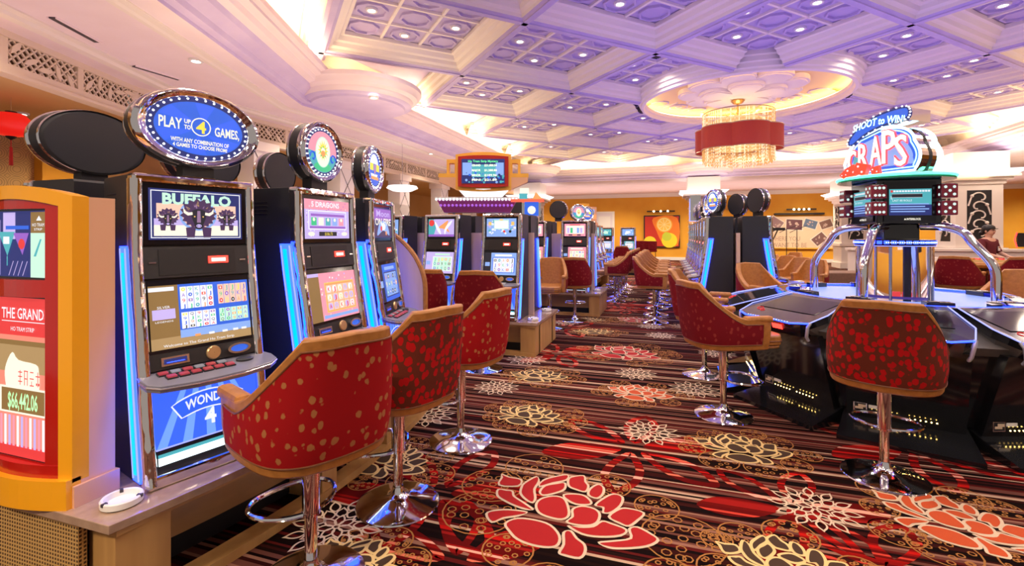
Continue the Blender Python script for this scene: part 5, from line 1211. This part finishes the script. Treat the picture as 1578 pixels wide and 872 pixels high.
for (x, y, h, a) in ((-.22, .05, .055, .4), (-.12, .06, .06, -.3), (-.30, .02, .035, .8), (.02, .03, .04, .2)):
    r.T = F2 @ Matrix.Translation((x, y, .08)) @ Matrix.Rotation(a, 4, 'Z'); r.use(glow('lit_red_dice', (1, .06, .03), 1.4)).box(-h, h, -h, h, -h*.5, h*.5); r.use(g_white).disc(-h*.5, h*.4, h*.2, h*.5+.002, 8).disc(h*.4, -h*.4, h*.2, h*.5+.002, 8)
r.build('sign_dice', so)
# ================================================================== CHANDELIER
C = thing('chandelier', 'round chandelier with red scalloped shade and crystal fringe under the dome', 'chandelier', (*PY(1137, 11.6), -.11), 0)
s = MB().use(mat('brass', (.65, .38, .12), .25, 1)); s.tube([(0, 0, 4.15), (0, 0, 5.0)], .022, 10); s.lathe([(.001, 4.90), (.14, 4.90), (.16, 4.86), (.10, 4.80), (.03, 4.78)], 24); s.build('stem', C)
redcloth = noisy('red_silk_shade', (.24, .014, .008), (.28, .018, .01), 60, .6); bsdf(redcloth).inputs['Emission Color'].default_value = (.45, .03, .015, 1); bsdf(redcloth).inputs['Emission Strength'].default_value = .22
lb = []
for k in range(6):
    for j in range(12): t = -1 + 2*j/12; a = 2*pi*(k + .5 + t/2)/6 + .25; rr = .86 + .12*(1 - t*t); lb.append((rr*cos(a), rr*sin(a)))
s = MB().use(redcloth).ring(lb, inset(lb, .02), 3.66, 4.17); s.use(mat('brass_wire', (.5, .35, .15), .3, 1)).tube([(x, y, 3.65) for x, y in lb], .01, 5, closed=True); s.tube([(x, y, 4.18) for x, y in lb], .01, 5, closed=True); s.build('shade', C)
cry = glow('lit_crystal', (.85, .42, .12), .8); cry2 = glow('bright_crystal', (1.0, .80, .52), 1.0); rnd = random.Random(4)
s = MB()
for rr, z0, z1 in ((.80, 4.1, 4.55), (.80, 3.42, 3.7), (.74, 3.36, 3.66)):
    for k in range(170):
        a = 2*pi*k/170; s.use(cry if rnd.random() < .7 else cry2); w = .011; zb = z0 + rnd.uniform(-.06, .02); x, y = rr*cos(a), rr*sin(a)
        for i in range(4):
            h = (z1-zb)/4; z = zb + i*h; s.add([(x-w, y, z+h/2), (x, y-w, z+h/2), (x+w, y, z+h/2), (x, y+w, z+h/2), (x, y, z), (x, y, z+h)], [(0, 1, 4), (1, 2, 4), (2, 3, 4), (3, 0, 4), (1, 0, 5), (2, 1, 5), (3, 2, 5), (0, 3, 5)])
s.use(mat('brass_wire', (.5, .35, .15))).tube([(.80*cos(2*pi*k/40), .80*sin(2*pi*k/40), 4.56) for k in range(40)], .012, 5, closed=True)
s.use(glow('lamp_core', (1, .7, .35), .9)).lathe([(.55, 3.7), (.55, 4.4)], 24)
o = s.build('crystal_fringe', C); o['kind'] = 'stuff'
s = MB().use(C and MT['brass_wire'])
for k in range(6): a = 2*pi*k/6; s.tube([(0, 0, 4.5), (.8*cos(a), .8*sin(a), 4.56)], .008, 5)
s.build('frame', C)
lamp('chandelier_light', 'POINT', (C.location.x, C.location.y, 3.9), 30, (1, .75, .45), .3)

# ================================================================== HANGING JACKPOT SIGN over the second bank
Ys = 6.95; sx, sy = PY(745, Ys)
S = thing('jackpot_sign', 'yellow stepped hanging jackpot sign with red rimmed screen', 'sign', (sx, sy, 2.15), radians(18))
def slab(s, x0, x1, z0, z1, bow, y0=0, y1=.14, hwid=.42):
    xs = lin(x0, x1, 11); vs = []
    f = lambda x: .03*(1 - (x/hwid)**2)*bow
    for x in xs: vs += [(x, y0 - f(x), z0 - f(x)), (x, y0 - f(x), z1 + f(x)), (x, y1, z1 + f(x)), (x, y1, z0 - f(x))]
    n = len(xs); s.add(vs, [(4*i+k, 4*(i+1)+k, 4*(i+1)+(k+1) % 4, 4*i+(k+1) % 4) for i in range(n-1) for k in range(4)] + [(0, 1, 2, 3), tuple(4*(n-1)+k for k in (3, 2, 1, 0))])
sgy = mat('sign_yellow_enamel', (.95, .50, .06), .4, emi=(.8, .4, .06), es=.0)
s = MB().use(sgy); slab(s, -.45, .45, .02, .54, 1.4, 0, .16, .5); s.build('screen_housing', S)
for g in (-1, 1):
    s = MB().use(sgy); x0, x1 = sorted((g*.45, g*.60)); s.box(x0, x1, .03, .17, .42, .48).box(*sorted((g*.56, g*.60)), .03, .17, .24, .42); s.box(*sorted((g*.45, g*.47)), .03, .17, .24, .42); s.box(*sorted((g*.45, g*.73)), .0, .20, .20, .26); s.build('side_bracket', S)
for g in (-1, 1): s = MB().use(kioskside).add([(g*.45, 0, .20), (g*.72, 0, .20), (g*.72, 0, .13), (g*.45, 0, .02), (g*.45, .2, .20), (g*.72, .2, .20), (g*.72, .2, .13), (g*.45, .2, .02)], [(0, 1, 2, 3), (7, 6, 5, 4), (0, 3, 7, 4), (1, 5, 6, 2), (0, 4, 5, 1), (3, 2, 6, 7)]); s.build('side_wing', S)
s = MB().use(kioskred); slab(s, -.405, .405, .065, .50, .9, -.055, -.03, .5); o = s.build('red_bezel', S)
s = MB(); s.T = frame((0, -.088, .283), (1, 0, 0), (0, 0, 1)); s.use(g_navy).rect(-.345, .345, -.185, .185, 0); s.use(g_lblue).rect(-.33, -.18, -.06, .13, .001).rect(.2, .33, -.06, .13, .001); s.use(g_teal).rect(-.18, .2, -.09, .1, .001); rnd = random.Random(2)
for k in range(40): s.use(rnd.choice((g_navy, g_teal, g_lblue, g_blue))).disc(rnd.uniform(-.32, .32), rnd.uniform(-.17, -.02), rnd.uniform(.008, .025), .0015+k*.00001, 6)
s.use(glow('mystery_green', (.15, .9, .35), 1.2)).text('Ho Tram Strip Mystery', 0, .152, .034, .48, .003, bold=.0012); s.use(glow('jackpot_pale', (.95, 1, .75), 1.2))
for (a, c), y in zip((('GRAND', '$21,888.54'), ('MAJOR', '$1,288.88'), ('MINOR', '$189.96'), ('MINI', '$21.89')), (.09, .015, -.06, -.13)): s.text(a, -.11, y, .032, .14, .003, bold=.0012).text(c, .12, y, .032, .20, .003, bold=.0012)
s.build('screen_picture', o)
s = MB().use(glow('lit_white_pedestal', (1, .96, .98), 1.2)).lathe([(.30, -.10), (.34, -.06), (.40, .0), (.42, .02)], 24, (0, .1), sy=.35); s.build('pedestal', S); S.scale = (.9, .9, .95)
# marquee with bulbs behind the second bank
Ym = 7.0; mx, my = PY(742, Ym)
Q = thing('bulb_marquee', 'purple marquee canopy edged with a row of white bulbs behind the second bank', 'sign', (mx, my, 1.785), radians(18))
s = MB().use(mat('marquee_purple', (.32, .05, .22), .4)).add([(-.66, 0, .24), (.52, 0, .24), (.42, .05, .05), (-.56, .05, .05), (-.66, .4, .24), (.52, .4, .24), (.42, .3, .05), (-.56, .3, .05)], [(0, 1, 2, 3), (5, 4, 7, 6), (0, 3, 7, 4), (1, 5, 6, 2), (0, 4, 5, 1), (3, 2, 6, 7)]); s.use(white).box(-.68, .54, -.02, .42, .24, .27); s.build('canopy', Q)
s = MB().use(bulb)
for k in range(24): s.ball((-.66 + k*.051, -.02, .235), .018, 8, 5)
s.build('bulb_row', Q)['kind'] = 'stuff'; s = MB().use(glow('violet_bulb', (.35, .1, .6), 1.2))
for k in range(19): s.ball((-.6 + k*.058, .02, .15), .02, 8, 5)
s.build('violet_bulb_row', Q)['kind'] = 'stuff'
s = MB().use(softchrome); [s.box(x, x+.04, .2, .24, -.008, .06) for x in (-.45, .3)]; s.build('canopy_post', Q); 
q = PY(815, 6.9); s = MB(); s.T = Matrix.Translation((*q, 0)) @ Matrix.Rotation(TH, 4, 'Z'); s.use(glow('sign_red_fin', (1, .12, .06), 1.2)).box(-.26, .22, 0, .06, 1.98, 2.02); s.use(g_orange).poly([(.05, .0, 2.02), (.2, 0, 2.02), (.1, 0, 2.12)]); s.use(g_teal).box(-.14, -.02, 0, .05, 2.02, 2.10); s.use(g_cream).box(-.13, 0, .01, .04, 2.10, 2.18); s.use(g_blue).box(-.06, .14, .02, .08, 1.78, 1.98); s.use(g_cream).ball((.04, .01, 1.86), .06, 10, 6); s.use(chrome).box(-.1, .18, .08, .12, 1.775, 2.0)
tag(s.build('character_free_topper'), 'small red finned lit sign at the right end of the bulb marquee', 'sign').name = 'finned_sign'
# peach stepped tower sign near the door
q = PY(908, 15.2); s = MB(); s.T = Matrix.Translation((*q, 0)) @ Matrix.Rotation(TH + .5, 4, 'Z'); s.use(sgy).box(-.28, .0, 0, .3, 1.9, 2.5).box(-.42, -.28, 0, .3, 1.9, 2.35); s.use(kioskside).box(0, .3, 0, .3, 1.9, 2.4).box(-.1, .35, 0, .35, 1.75, 1.9); s.use(g_lav).rect(0, 0, 0, 0) if 0 else None; s.use(g_orange).box(.03, .27, -.01, 0, 2.0, 2.15); s.use(g_lblue).box(.05, .2, -.01, 0, 2.2, 2.32); s.use(softchrome).box(-.05, .05, .1, .2, 0, 1.9)
tag(s.build('stepped_sign'), 'yellow and peach stepped sign rising in front of the white door', 'sign')

# ================================================================== LANTERN
q = PY(17, 7.0); L = thing('paper_lantern', 'red paper lantern with tassel hanging at far left', 'lantern', (*q, 3.12), 0)
lm = glow('red_lantern_paper', (.9, .015, .01), .8); s = MB().use(lm); s.lathe([(.06, .17), (.15, .155), (.205, .09), (.225, 0), (.205, -.09), (.15, -.155), (.06, -.175)], 32)
s.build('shade', L); s = MB().use(blacksatin).lathe([(.001, .19), (.065, .19), (.065, .165)], 20); s.lathe([(.065, -.17), (.055, -.195), (.001, -.23)], 20); s.build('cap', L)
s = MB().use(mat('red_tassel', (.5, .01, .01), .7)).tube([(0, 0, -.22), (0, 0, -.34)], .006, 6); s.tube([(0, 0, -.33), (0, 0, -.60)], [.018, .026], 8); s.build('tassel', L)
s = MB().use(softchrome).tube([(0, 0, .19), (0, 0, .40)], .004, 5); s.build('cord', L)
# white round pendant lamps near the left pilasters
for k, (u, v, Y, r, lb) in enumerate(((620, 290, 13, .42, 'white glowing dish lamp behind the crest sign'),)):
    q = PY(u, Y); z = 1.5 + (HY-v)/FPX*Y; s = MB().use(glow('dish_lamp', (1, .98, .95), 1.8)).lathe([(.001, -.10), (r*.6, -.08), (r, 0), (r*.9, .06), (.001, .10)], 28); s.use(softchrome).tube([(0, 0, .08), (0, 0, 4.0 - z - .02)], .008, 6); tag(s.build('pendant_lamp', loc=(*q, z)), lb, 'lamp')

# ================================================================== BACK WALL
def wall_frame(u, Y=None):                    # x on the back wall for a pixel column
    t = (u - CX)/FPX; yy = 29.9/(sin(TH)*t + cos(TH)); return R(t*yy, yy)[0], yy
def wz(v, yy): return 1.5 + (HY - v)/FPX*yy
x0, ya = wall_frame(992); x1, yb = wall_frame(1048)
A = thing('fruit_painting', 'large framed painting of orange and lemon slices on the ochre wall', 'picture', ((x0+x1)/2, 29.92, 0), 0); w2 = (x1-x0)/2; zb, zt = wz(381, ya), wz(332, ya)
s = MB().use(blacksatin).box(-w2, w2, -.02, .04, zb, zt); s.build('frame', A)
s = MB(); s.T = frame((0, -.025, (zb+zt)/2), (1, 0, 0), (0, 0, 1)); hh = (zt-zb)/2 - .07; ww = w2 - .07
p = lambda n, c: mat('paint_' + n, c, .6)
s.use(p('red', (.55, .03, .015))).rect(-ww, ww, -hh, hh, 0); s.use(p('orange', (.85, .22, .02))).poly([(x, y, .002) for x, y in crom([(-.5*ww, hh*.9), (ww*.9, hh*.9), (ww*.95, -hh*.9), (.1, -hh*.8), (-.3*ww, 0)], 4)])
s.use(p('peel', (.9, .45, .05))).disc(.15*ww, .45*hh, .52*hh, .004, 24); s.use(p('pulp', (.95, .78, .35))).disc(.15*ww, .45*hh, .45*hh, .006, 24)
for k in range(9): a = 2*pi*k/9; s.use(p('segment', (.95, .62, .10))).poly([(.15*ww + hh*.05*cos(a), .45*hh + hh*.05*sin(a), .008), (.15*ww + hh*.4*cos(a-.28), .45*hh + hh*.4*sin(a-.28), .008), (.15*ww + hh*.4*cos(a+.28), .45*hh + hh*.4*sin(a+.28), .008)])
s.use(p('lemon', (.85, .72, .03))).disc(-.7*ww, -.75*hh, .42*hh, .005, 20); s.disc(.45*ww, -.6*hh, .5*hh, .007, 20); s.use(p('lime', (.55, .66, .05))).disc(.3*ww, -.35*hh, .3*hh, .009, 16)
s.build('canvas', A)
def picture_light(u0, u1, v, label, n):
    a, yy = wall_frame(u0); c, _ = wall_frame(u1); z = wz(v, yy); t = thing('picture_light', label, 'light', ((a+c)/2, 29.78, z), 0); s = MB().use(blacksatin).box(-(c-a)/2, (c-a)/2, -.04, .0, -.04, .04).box(-.05, .05, 0, .22, -.03, .03); s.build('bar', t)
    s = MB().use(glow('picture_spot', (1, .8, .55), 14)); [s.ball((-(c-a)/2*.5 + (c-a)*.5*k/(n-1), -.06, .0), .055, 8, 5) for k in range(n)]; s.build('bulb', t)
picture_light(997, 1040, 326, 'bar light with three bulbs over the fruit painting', 3); picture_light(1211, 1257, 323, 'bar light over the photo mural', 4)
# mural
x0, ya = wall_frame(1160); x1, yb = wall_frame(1283)
Mu = thing('photo_mural', 'wide cream mural of tilted photographs lettered WHERE YOU WANT TO BE', 'mural', (x0, 29.92, 0), 0); zt, zb = wz(333, yb), wz(382, yb); wd = x1 - x0
s = MB().use(mat('mural_cream', (.80, .60, .42), .6)).box(0, wd, -.04, .04, zb, zt); s.use(sgy).box(0, wd, -.05, .04, zb-.06, zb); s.build('board', Mu)
s = MB(); rnd = random.Random(8); H_ = zt - zb
for (u, w_, yq, a, c) in ((.02, .12, .72, .15, 'magenta'), (.17, .19, .55, .7, 'umber'), (.30, .15, .8, -.6, 'mauve'), (.53, .18, .74, -.05, 'plum'), (.73, .14, .76, -.3, 'slate'), (.92, .13, .75, .35, 'brown'), (.84, .15, .28, .7, 'russet')):
    cc = dict(magenta=(.35, .12, .22), umber=(.10, .06, .04), mauve=(.3, .18, .2), plum=(.14, .05, .07), slate=(.12, .18, .3), brown=(.22, .12, .1), russet=(.2, .1, .1))[c]; w_ *= wd*.55; z = zb + H_*yq
    s.T = frame((u*wd, -.045 - .003*rnd.random(), z), (cos(a), 0, sin(a)), (-sin(a), 0, cos(a))); s.use(mat('photo_border', (.8, .72, .62), .6)).rect(-w_-.05, w_+.05, -w_*.72-.05, w_*.72+.05, .0); s.use(mat('photo_' + c, cc, .5)).rect(-w_, w_, -w_*.72, w_*.72, .004)
    for q in range(5): s.use(mat('photo_light', (.55, .4, .36), .5)).disc(rnd.uniform(-w_, w_)*.7, rnd.uniform(-w_, w_)*.4, w_*rnd.uniform(.1, .22), .006+q*.001, 7)
s.build('photograph', Mu)
s = MB(); s.T = frame((wd*.50, -.05, zb + H_*.25), (1, 0, 0), (0, 0, 1)); s.use(mat('mural_lettering', (.45, .30, .22), .6)).text('WHERE YOU', -.35, .08, .25, 1.5, .0).text('& WANT TO BE', -.25, -.28, .25, 1.95, .0); s.build('lettering', Mu)
tag(MB().use(blacksatin).box(x0 + wd*.28, x0 + wd*.9, 29.82, 29.97, zt+.10, zt+.20).build('screen_case'), 'black slim case along the top of the mural', 'case')
xs_, ys_ = wall_frame(1289); tag(MB().use(blacksatin).box(xs_, xs_+.35, 29.5, 29.9, wz(347, ys_), wz(331, ys_)).build('wall_speaker'), 'black wall speaker right of the mural', 'speaker')
# music stands on the stage edge
def stand(u, Y, h, label, kind):
    q = PY(u, Y); s = MB().use(blacksatin); s.tube([(0, 0, .45), (0, 0, h)], .014, 6)
    for k in range(3): a = 2*pi*k/3; s.tube([(0, 0, .55), (.28*cos(a), .28*sin(a), .01)], .010, 5)
    if kind == 'x': s.tube([(-.35, 0, .02), (.35, 0, h)], .02, 5); s.tube([(.35, 0, .02), (-.35, 0, h)], .02, 5); s.box(-.55, .55, -.15, .15, h, h+.09)
    else: s.tube([(-.22, 0, h-.12), (0, 0, h), (.3, 0, h+.12)], .010, 5)
    tag(s.build('keyboard_stand' if kind == 'x' else 'microphone_stand', loc=(*q, 0)), label, 'stand')
stand(1180, 16, 1.65, 'black crossed keyboard stand before the photo mural', 'x'); stand(1212, 16.5, 1.7, 'left thin microphone stand before the photo mural', 'm'); stand(1228, 16.5, 1.7, 'right thin microphone stand before the photo mural', 'm')
# letters on the wall left of the mural
x0, ya = wall_frame(1120); s = MB(); s.T = frame((x0, 29.88, wz(319, ya)), (1, 0, 0), (0, 0, 1)); s.use(mat('wall_lettering', (.35, .2, .06), .5)).text('KARAOKE  ROOM', 0, 0, .32, 2.3, 0, ext=.02); tag(s.build('wall_lettering'), 'small brown lettering on the ochre wall above the right bank', 'lettering')
# bar stools far down the aisle
def bar_stool(loc, rz, label):
    t = thing('bar_stool', label, 'stool', loc, rz); s = MB().use(fab_c).box(-.24, .24, -.24, .24, .74, .84); s.build('seat', t, bevel=.03)
    s = MB().use(fab_c); o = [(-.25, .2), (-.27, -.1), (-.2, -.25), (.2, -.25), (.27, -.1), (.25, .2)]; i_ = [(-.2, .2), (-.22, -.08), (-.16, -.2), (.16, -.2), (.22, -.08), (.2, .2)]; s.prism(o + i_[::-1], .84, 1.22); s.build('backrest', t, bevel=.02)
    for x in (-.2, .2):
        for y in (-.2, .2): s = MB().use(blacksatin).tube([(x*.9, y*.9, .74), (x, y, 0)], .016, 6); s.build('leg', t)
    return t
for k, (u, Y, rz) in enumerate(((987, 22.5, 1.9), (1001, 21.5, 2.2))): bar_stool((*PY(u, Y), 0), rz, ('left dark bar stool before the fruit painting', 'right dark bar stool before the fruit painting')[k])

# ================================================================== LOUNGE CHAIRS, BENCH, DEALER PIT
for k, (u, Y, rz, lb) in enumerate(((1176, 12.2, 2.2, 'lounge chair leftmost behind the right hand bank'), (1203, 11.3, 2.4, 'second lounge chair right of the right hand bank'), (1226, 10.4, 2.5, 'third lounge chair right of the right hand bank'), (1249, 9.5, 2.6, 'lounge chair nearest the left chrome arch'), (1215, 13.6, 2.3, 'lounge chair in the second line behind'))):
    dup(protoC, (*PY(u, Y), -.12), rz, lb)
q = PY(1297, 11.5); t = thing('lounge_bench', 'low brown upholstered bench behind the craps console', 'bench', (*q, 0), TH); br = noisy('brown_upholstery', (.16, .09, .06), (.2, .11, .075), 30, .7)
s = MB().use(br).box(-.55, .55, -.35, .35, .15, .62); s.build('seat', t, bevel=.03)
for x in (-.48, .48): 
    for y in (-.28, .28): MB().use(blacksatin).box(x-.02, x+.02, y-.02, y+.02, 0, .15).build('leg', t)
# gaming table
q = PY(1515, 8.95); t = thing('gaming_table', 'padded gaming table with tan rail where the dealer works', 'table', (*q, 0), TH - .12)
arc = [(1.75*cos(a), -.25 + .75*sin(a)) for a in [pi + pi*k/24 for k in range(25)]]; 
s = MB().use(mat('green_tan_felt', (.50, .30, .12), .9)).prism(arc + [(1.75, .3), (-1.75, .3)], .96, .99); s.build('felt_top', t)
s = MB().use(leather).tube([(x, y, .985) for x, y in arc], .055, 8); s.build('padded_rail', t)
s = MB().use(noisy('mahogany', (.12, .04, .02), (.18, .06, .03), 8, .35)).prism([(x*.6, y*.6) for x, y in arc] + [(1.0, .2), (-1.0, .2)], 0, .96); s.build('pedestal', t)
s = MB().use(mat('chip_tray', (.6, .45, .2), .4)).box(-.45, .45, .05, .25, .99, 1.03); 
for k in range(9): s.use((g_red, c_cream, black, c_gold)[k % 4]).tube([(-.4 + k*.1, .07, 1.04), (-.4 + k*.1, .23, 1.04)], .022, 8)
s.build('chip_tray', t)
s = MB().use(white).box(-.95, -.7, .02, .16, .992, 1.07); tag(s.build('card_shoe', loc=(*q, 0), rz=TH-.12), 'pale card shoe on the gaming table left of the dealer', 'card shoe')
for k, (u, Y, dx, lb) in enumerate(((1478, 8.0, .0, 'dark red chair back left of the dealer at the gaming table'), (1566, 7.8, 0, 'dark red chair back right of the dealer at the gaming table'), (1392, 8.15, 0, 'dark red chair seen through the glass drum'))):
    qq = PY(u, Y); dup(protoC, (*qq, .03), face_to(qq, q) if k < 2 else radians(18), lb)
# counter behind the dealer
q2 = PY(1500, 12.2); t = thing('service_counter', 'cream counter behind the dealer with clutter on top', 'counter', (*q2, 0), TH - .3); s = MB().use(creamtrim).box(-2.6, 2.6, 0, .5, 0, 1.08); s.use(cream).box(-2.65, 2.65, -.05, .55, 1.08, 1.14); s.build('counter_body', t)
s = MB().use(blacksatin).box(.95, 1.45, .1, .15, 1.2, 1.55).box(1.15, 1.25, .1, .2, 1.14, 1.2); s.use(redled).tube([(.93, .09, 1.18), (.88, .09, 1.38), (.93, .09, 1.57)], .015, 6); tag(s.build('counter_monitor', loc=(*q2, 0), rz=TH-.3), 'black monitor with red glowing edge at far right', 'monitor')
for k, (x, c, w_, h) in enumerate(((-2.0, leather, .25, .14), (-1.5, white, .2, .10), (-1.1, blacksatin, .15, .18), (.5, white, .12, .12))):
    tag(MB().use(c).box(x, x+w_, .1, .3, 1.14, 1.14+h).build('counter_box', loc=(*q2, 0), rz=TH-.3, bevel=.01), ('tan box on the cream counter, leftmost', 'white box beside the tan box on the counter', 'black box on the counter behind the dealer', 'white box on the counter right of the dealer')[k], 'box')

# ================================================================== DEALER
skin = noisy('skin', (.62, .36, .25), (.66, .39, .28), 30, .5); shirt = noisy('maroon_shirt', (.11, .008, .016), (.13, .01, .02), 90, .8); hair = mat('black_hair', (.012, .009, .008), .4); trouser = mat('black_trousers', (.015, .015, .02), .8)
P = thing('person', 'person in maroon shirt and black cap leaning hands on the gaming table', 'person', (*PY(1522, 9.75), 0), TH + radians(14))
def skinbody(name, verts, edges, rad, m, parent, levels=2):
    me = D.meshes.new(name); me.from_pydata(verts, edges, []); o = D.objects.new(name, me); COL.objects.link(o); me.materials.append(m)
    o.modifiers.new('skin', 'SKIN'); 
    sv = me.skin_vertices[0].data if me.skin_vertices else None
    if sv is None:
        bm = bmesh.new(); bm.from_mesh(me); bm.verts.layers.skin.verify(); bm.to_mesh(me); bm.free(); sv = me.skin_vertices[0].data
    for i, r in enumerate(rad): sv[i].radius = r if isinstance(r, tuple) else (r, r)
    sv[0].use_root = True
    ss = o.modifiers.new('sub', 'SUBSURF'); ss.levels = levels; ss.render_levels = levels
    dg = bpy.context.evaluated_depsgraph_get(); dg.update(); m2 = D.meshes.new_from_object(o.evaluated_get(dg)); o.modifiers.clear(); o.data = m2; D.meshes.remove(me)
    for p_ in m2.polygons: p_.use_smooth = True
    o.parent = parent; return o
# facing -y; hands forward on the rail
V = [(0, 0, .93), (0, 0, 1.10), (0, -.01, 1.28), (0, .0, 1.39), (0, -.01, 1.45), (0, -.02, 1.53), (0, -.025, 1.62),
     (-.09, 0, .90), (-.10, -.01, .50), (-.10, .0, .09), (-.10, -.11, .045), (.09, 0, .90), (.10, -.01, .50), (.10, 0, .09), (.10, -.11, .045),
     (-.17, 0, 1.37), (-.24, -.05, 1.14), (-.14, -.28, 1.055), (-.11, -.35, 1.05), (.17, 0, 1.37), (.24, -.05, 1.14), (.14, -.28, 1.055), (.11, -.35, 1.05)]
E = [(0, 1), (1, 2), (2, 3), (3, 4), (4, 5), (5, 6), (0, 7), (7, 8), (8, 9), (9, 10), (0, 11), (11, 12), (12, 13), (13, 14), (3, 15), (15, 16), (16, 17), (17, 18), (3, 19), (19, 20), (20, 21), (21, 22)]
Rd = [(.15, .11), (.13, .10), (.155, .11), (.12, .085), .05, (.072, .085), (.065, .08), .085, .062, .042, .04, .085, .062, .042, .04, .058, .044, .03, .026, .058, .044, .03, .026]
Bd = skinbody('body', V, E, Rd, skin, P)
for g in (-1, 1):
    for k in range(4): f0 = (g*(.11 - .022 + k*.015), -.37, 1.05 + .004*k); skinbody('finger', [f0, (f0[0] - g*.006, -.405, 1.052), (f0[0] - g*.010, -.43 + .006*abs(k-1.5), 1.042)], [(0, 1), (1, 2)], [.010, .009, .007], skin, Bd, 1)
    skinbody('thumb', [(g*.09, -.345, 1.052), (g*.065, -.37, 1.052), (g*.05, -.392, 1.048)], [(0, 1), (1, 2)], [.012, .010, .008], skin, Bd, 1)
VS = [V[0], V[1], V[2], V[3], (0, -.005, 1.42), (-.17, 0, 1.37), (-.225, -.03, 1.19), (-.235, -.08, 1.125), (.17, 0, 1.37), (.225, -.03, 1.19), (.235, -.08, 1.125)]
skinbody('shirt', VS, [(0, 1), (1, 2), (2, 3), (3, 4), (3, 5), (5, 6), (6, 7), (3, 8), (8, 9), (9, 10)], [(.17, .13), (.15, .118), (.172, .128), (.135, .1), .062, .074, .062, .056, .074, .062, .056], shirt, P)
skinbody('trousers', [V[0], V[7], V[8], (-.10, 0, .12), V[11], V[12], (.10, 0, .12)], [(0, 1), (1, 2), (2, 3), (0, 4), (4, 5), (5, 6)], [(.165, .125), .10, .078, .06, .10, .078, .06], trouser, P)
s = MB().use(hair).ball((0, .0, 1.60), .1, 20, 12, .92, 1.05, 1.0); s.ball((0, .10, 1.54), .05, 14, 8); s.build('hair', P)
s = MB().use(skin).ball((0, -.035, 1.575), .082, 20, 14, .92, 1.0, 1.22); s.ball((0, -.12, 1.57), .016, 10, 8, .8, 1, 1.3); s.ball((-.082, -.02, 1.57), .02, 10, 8, .5, .9, 1.4); s.ball((.082, -.02, 1.57), .02, 10, 8, .5, .9, 1.4); s.build('face', P)
s = MB().use(hair).ball((-.03, -.112, 1.592), .009, 10, 6, 1.3, .5, .7); s.ball((.03, -.112, 1.592), .009, 10, 6, 1.3, .5, .7); s.use(mat('lips', (.45, .12, .11), .5)).ball((0, -.113, 1.535), .018, 12, 6, 1.2, .4, .35); s.build('facial_feature', P)
s = MB().use(blacksatin); s.lathe([(.001, 1.715), (.06, 1.705), (.095, 1.675), (.105, 1.635), (.103, 1.62), (.001, 1.62)], 28, (0, -.015)); s.prism([(.098*cos(a), -.03 - .12*sin(a)*1.15) for a in [pi*k/12 for k in range(13)]], 1.618, 1.63); s.build('cap', P)
s = MB().use(shirt).lathe([(.062, 1.41), (.075, 1.43), (.066, 1.455)], 20); s.build('collar', P)
s = MB().use(white).box(.06, .12, -.142, -.136, 1.18, 1.27); s.use(c_gold).box(.065, .115, -.145, -.141, 1.24, 1.262); s.build('name_badge', P)
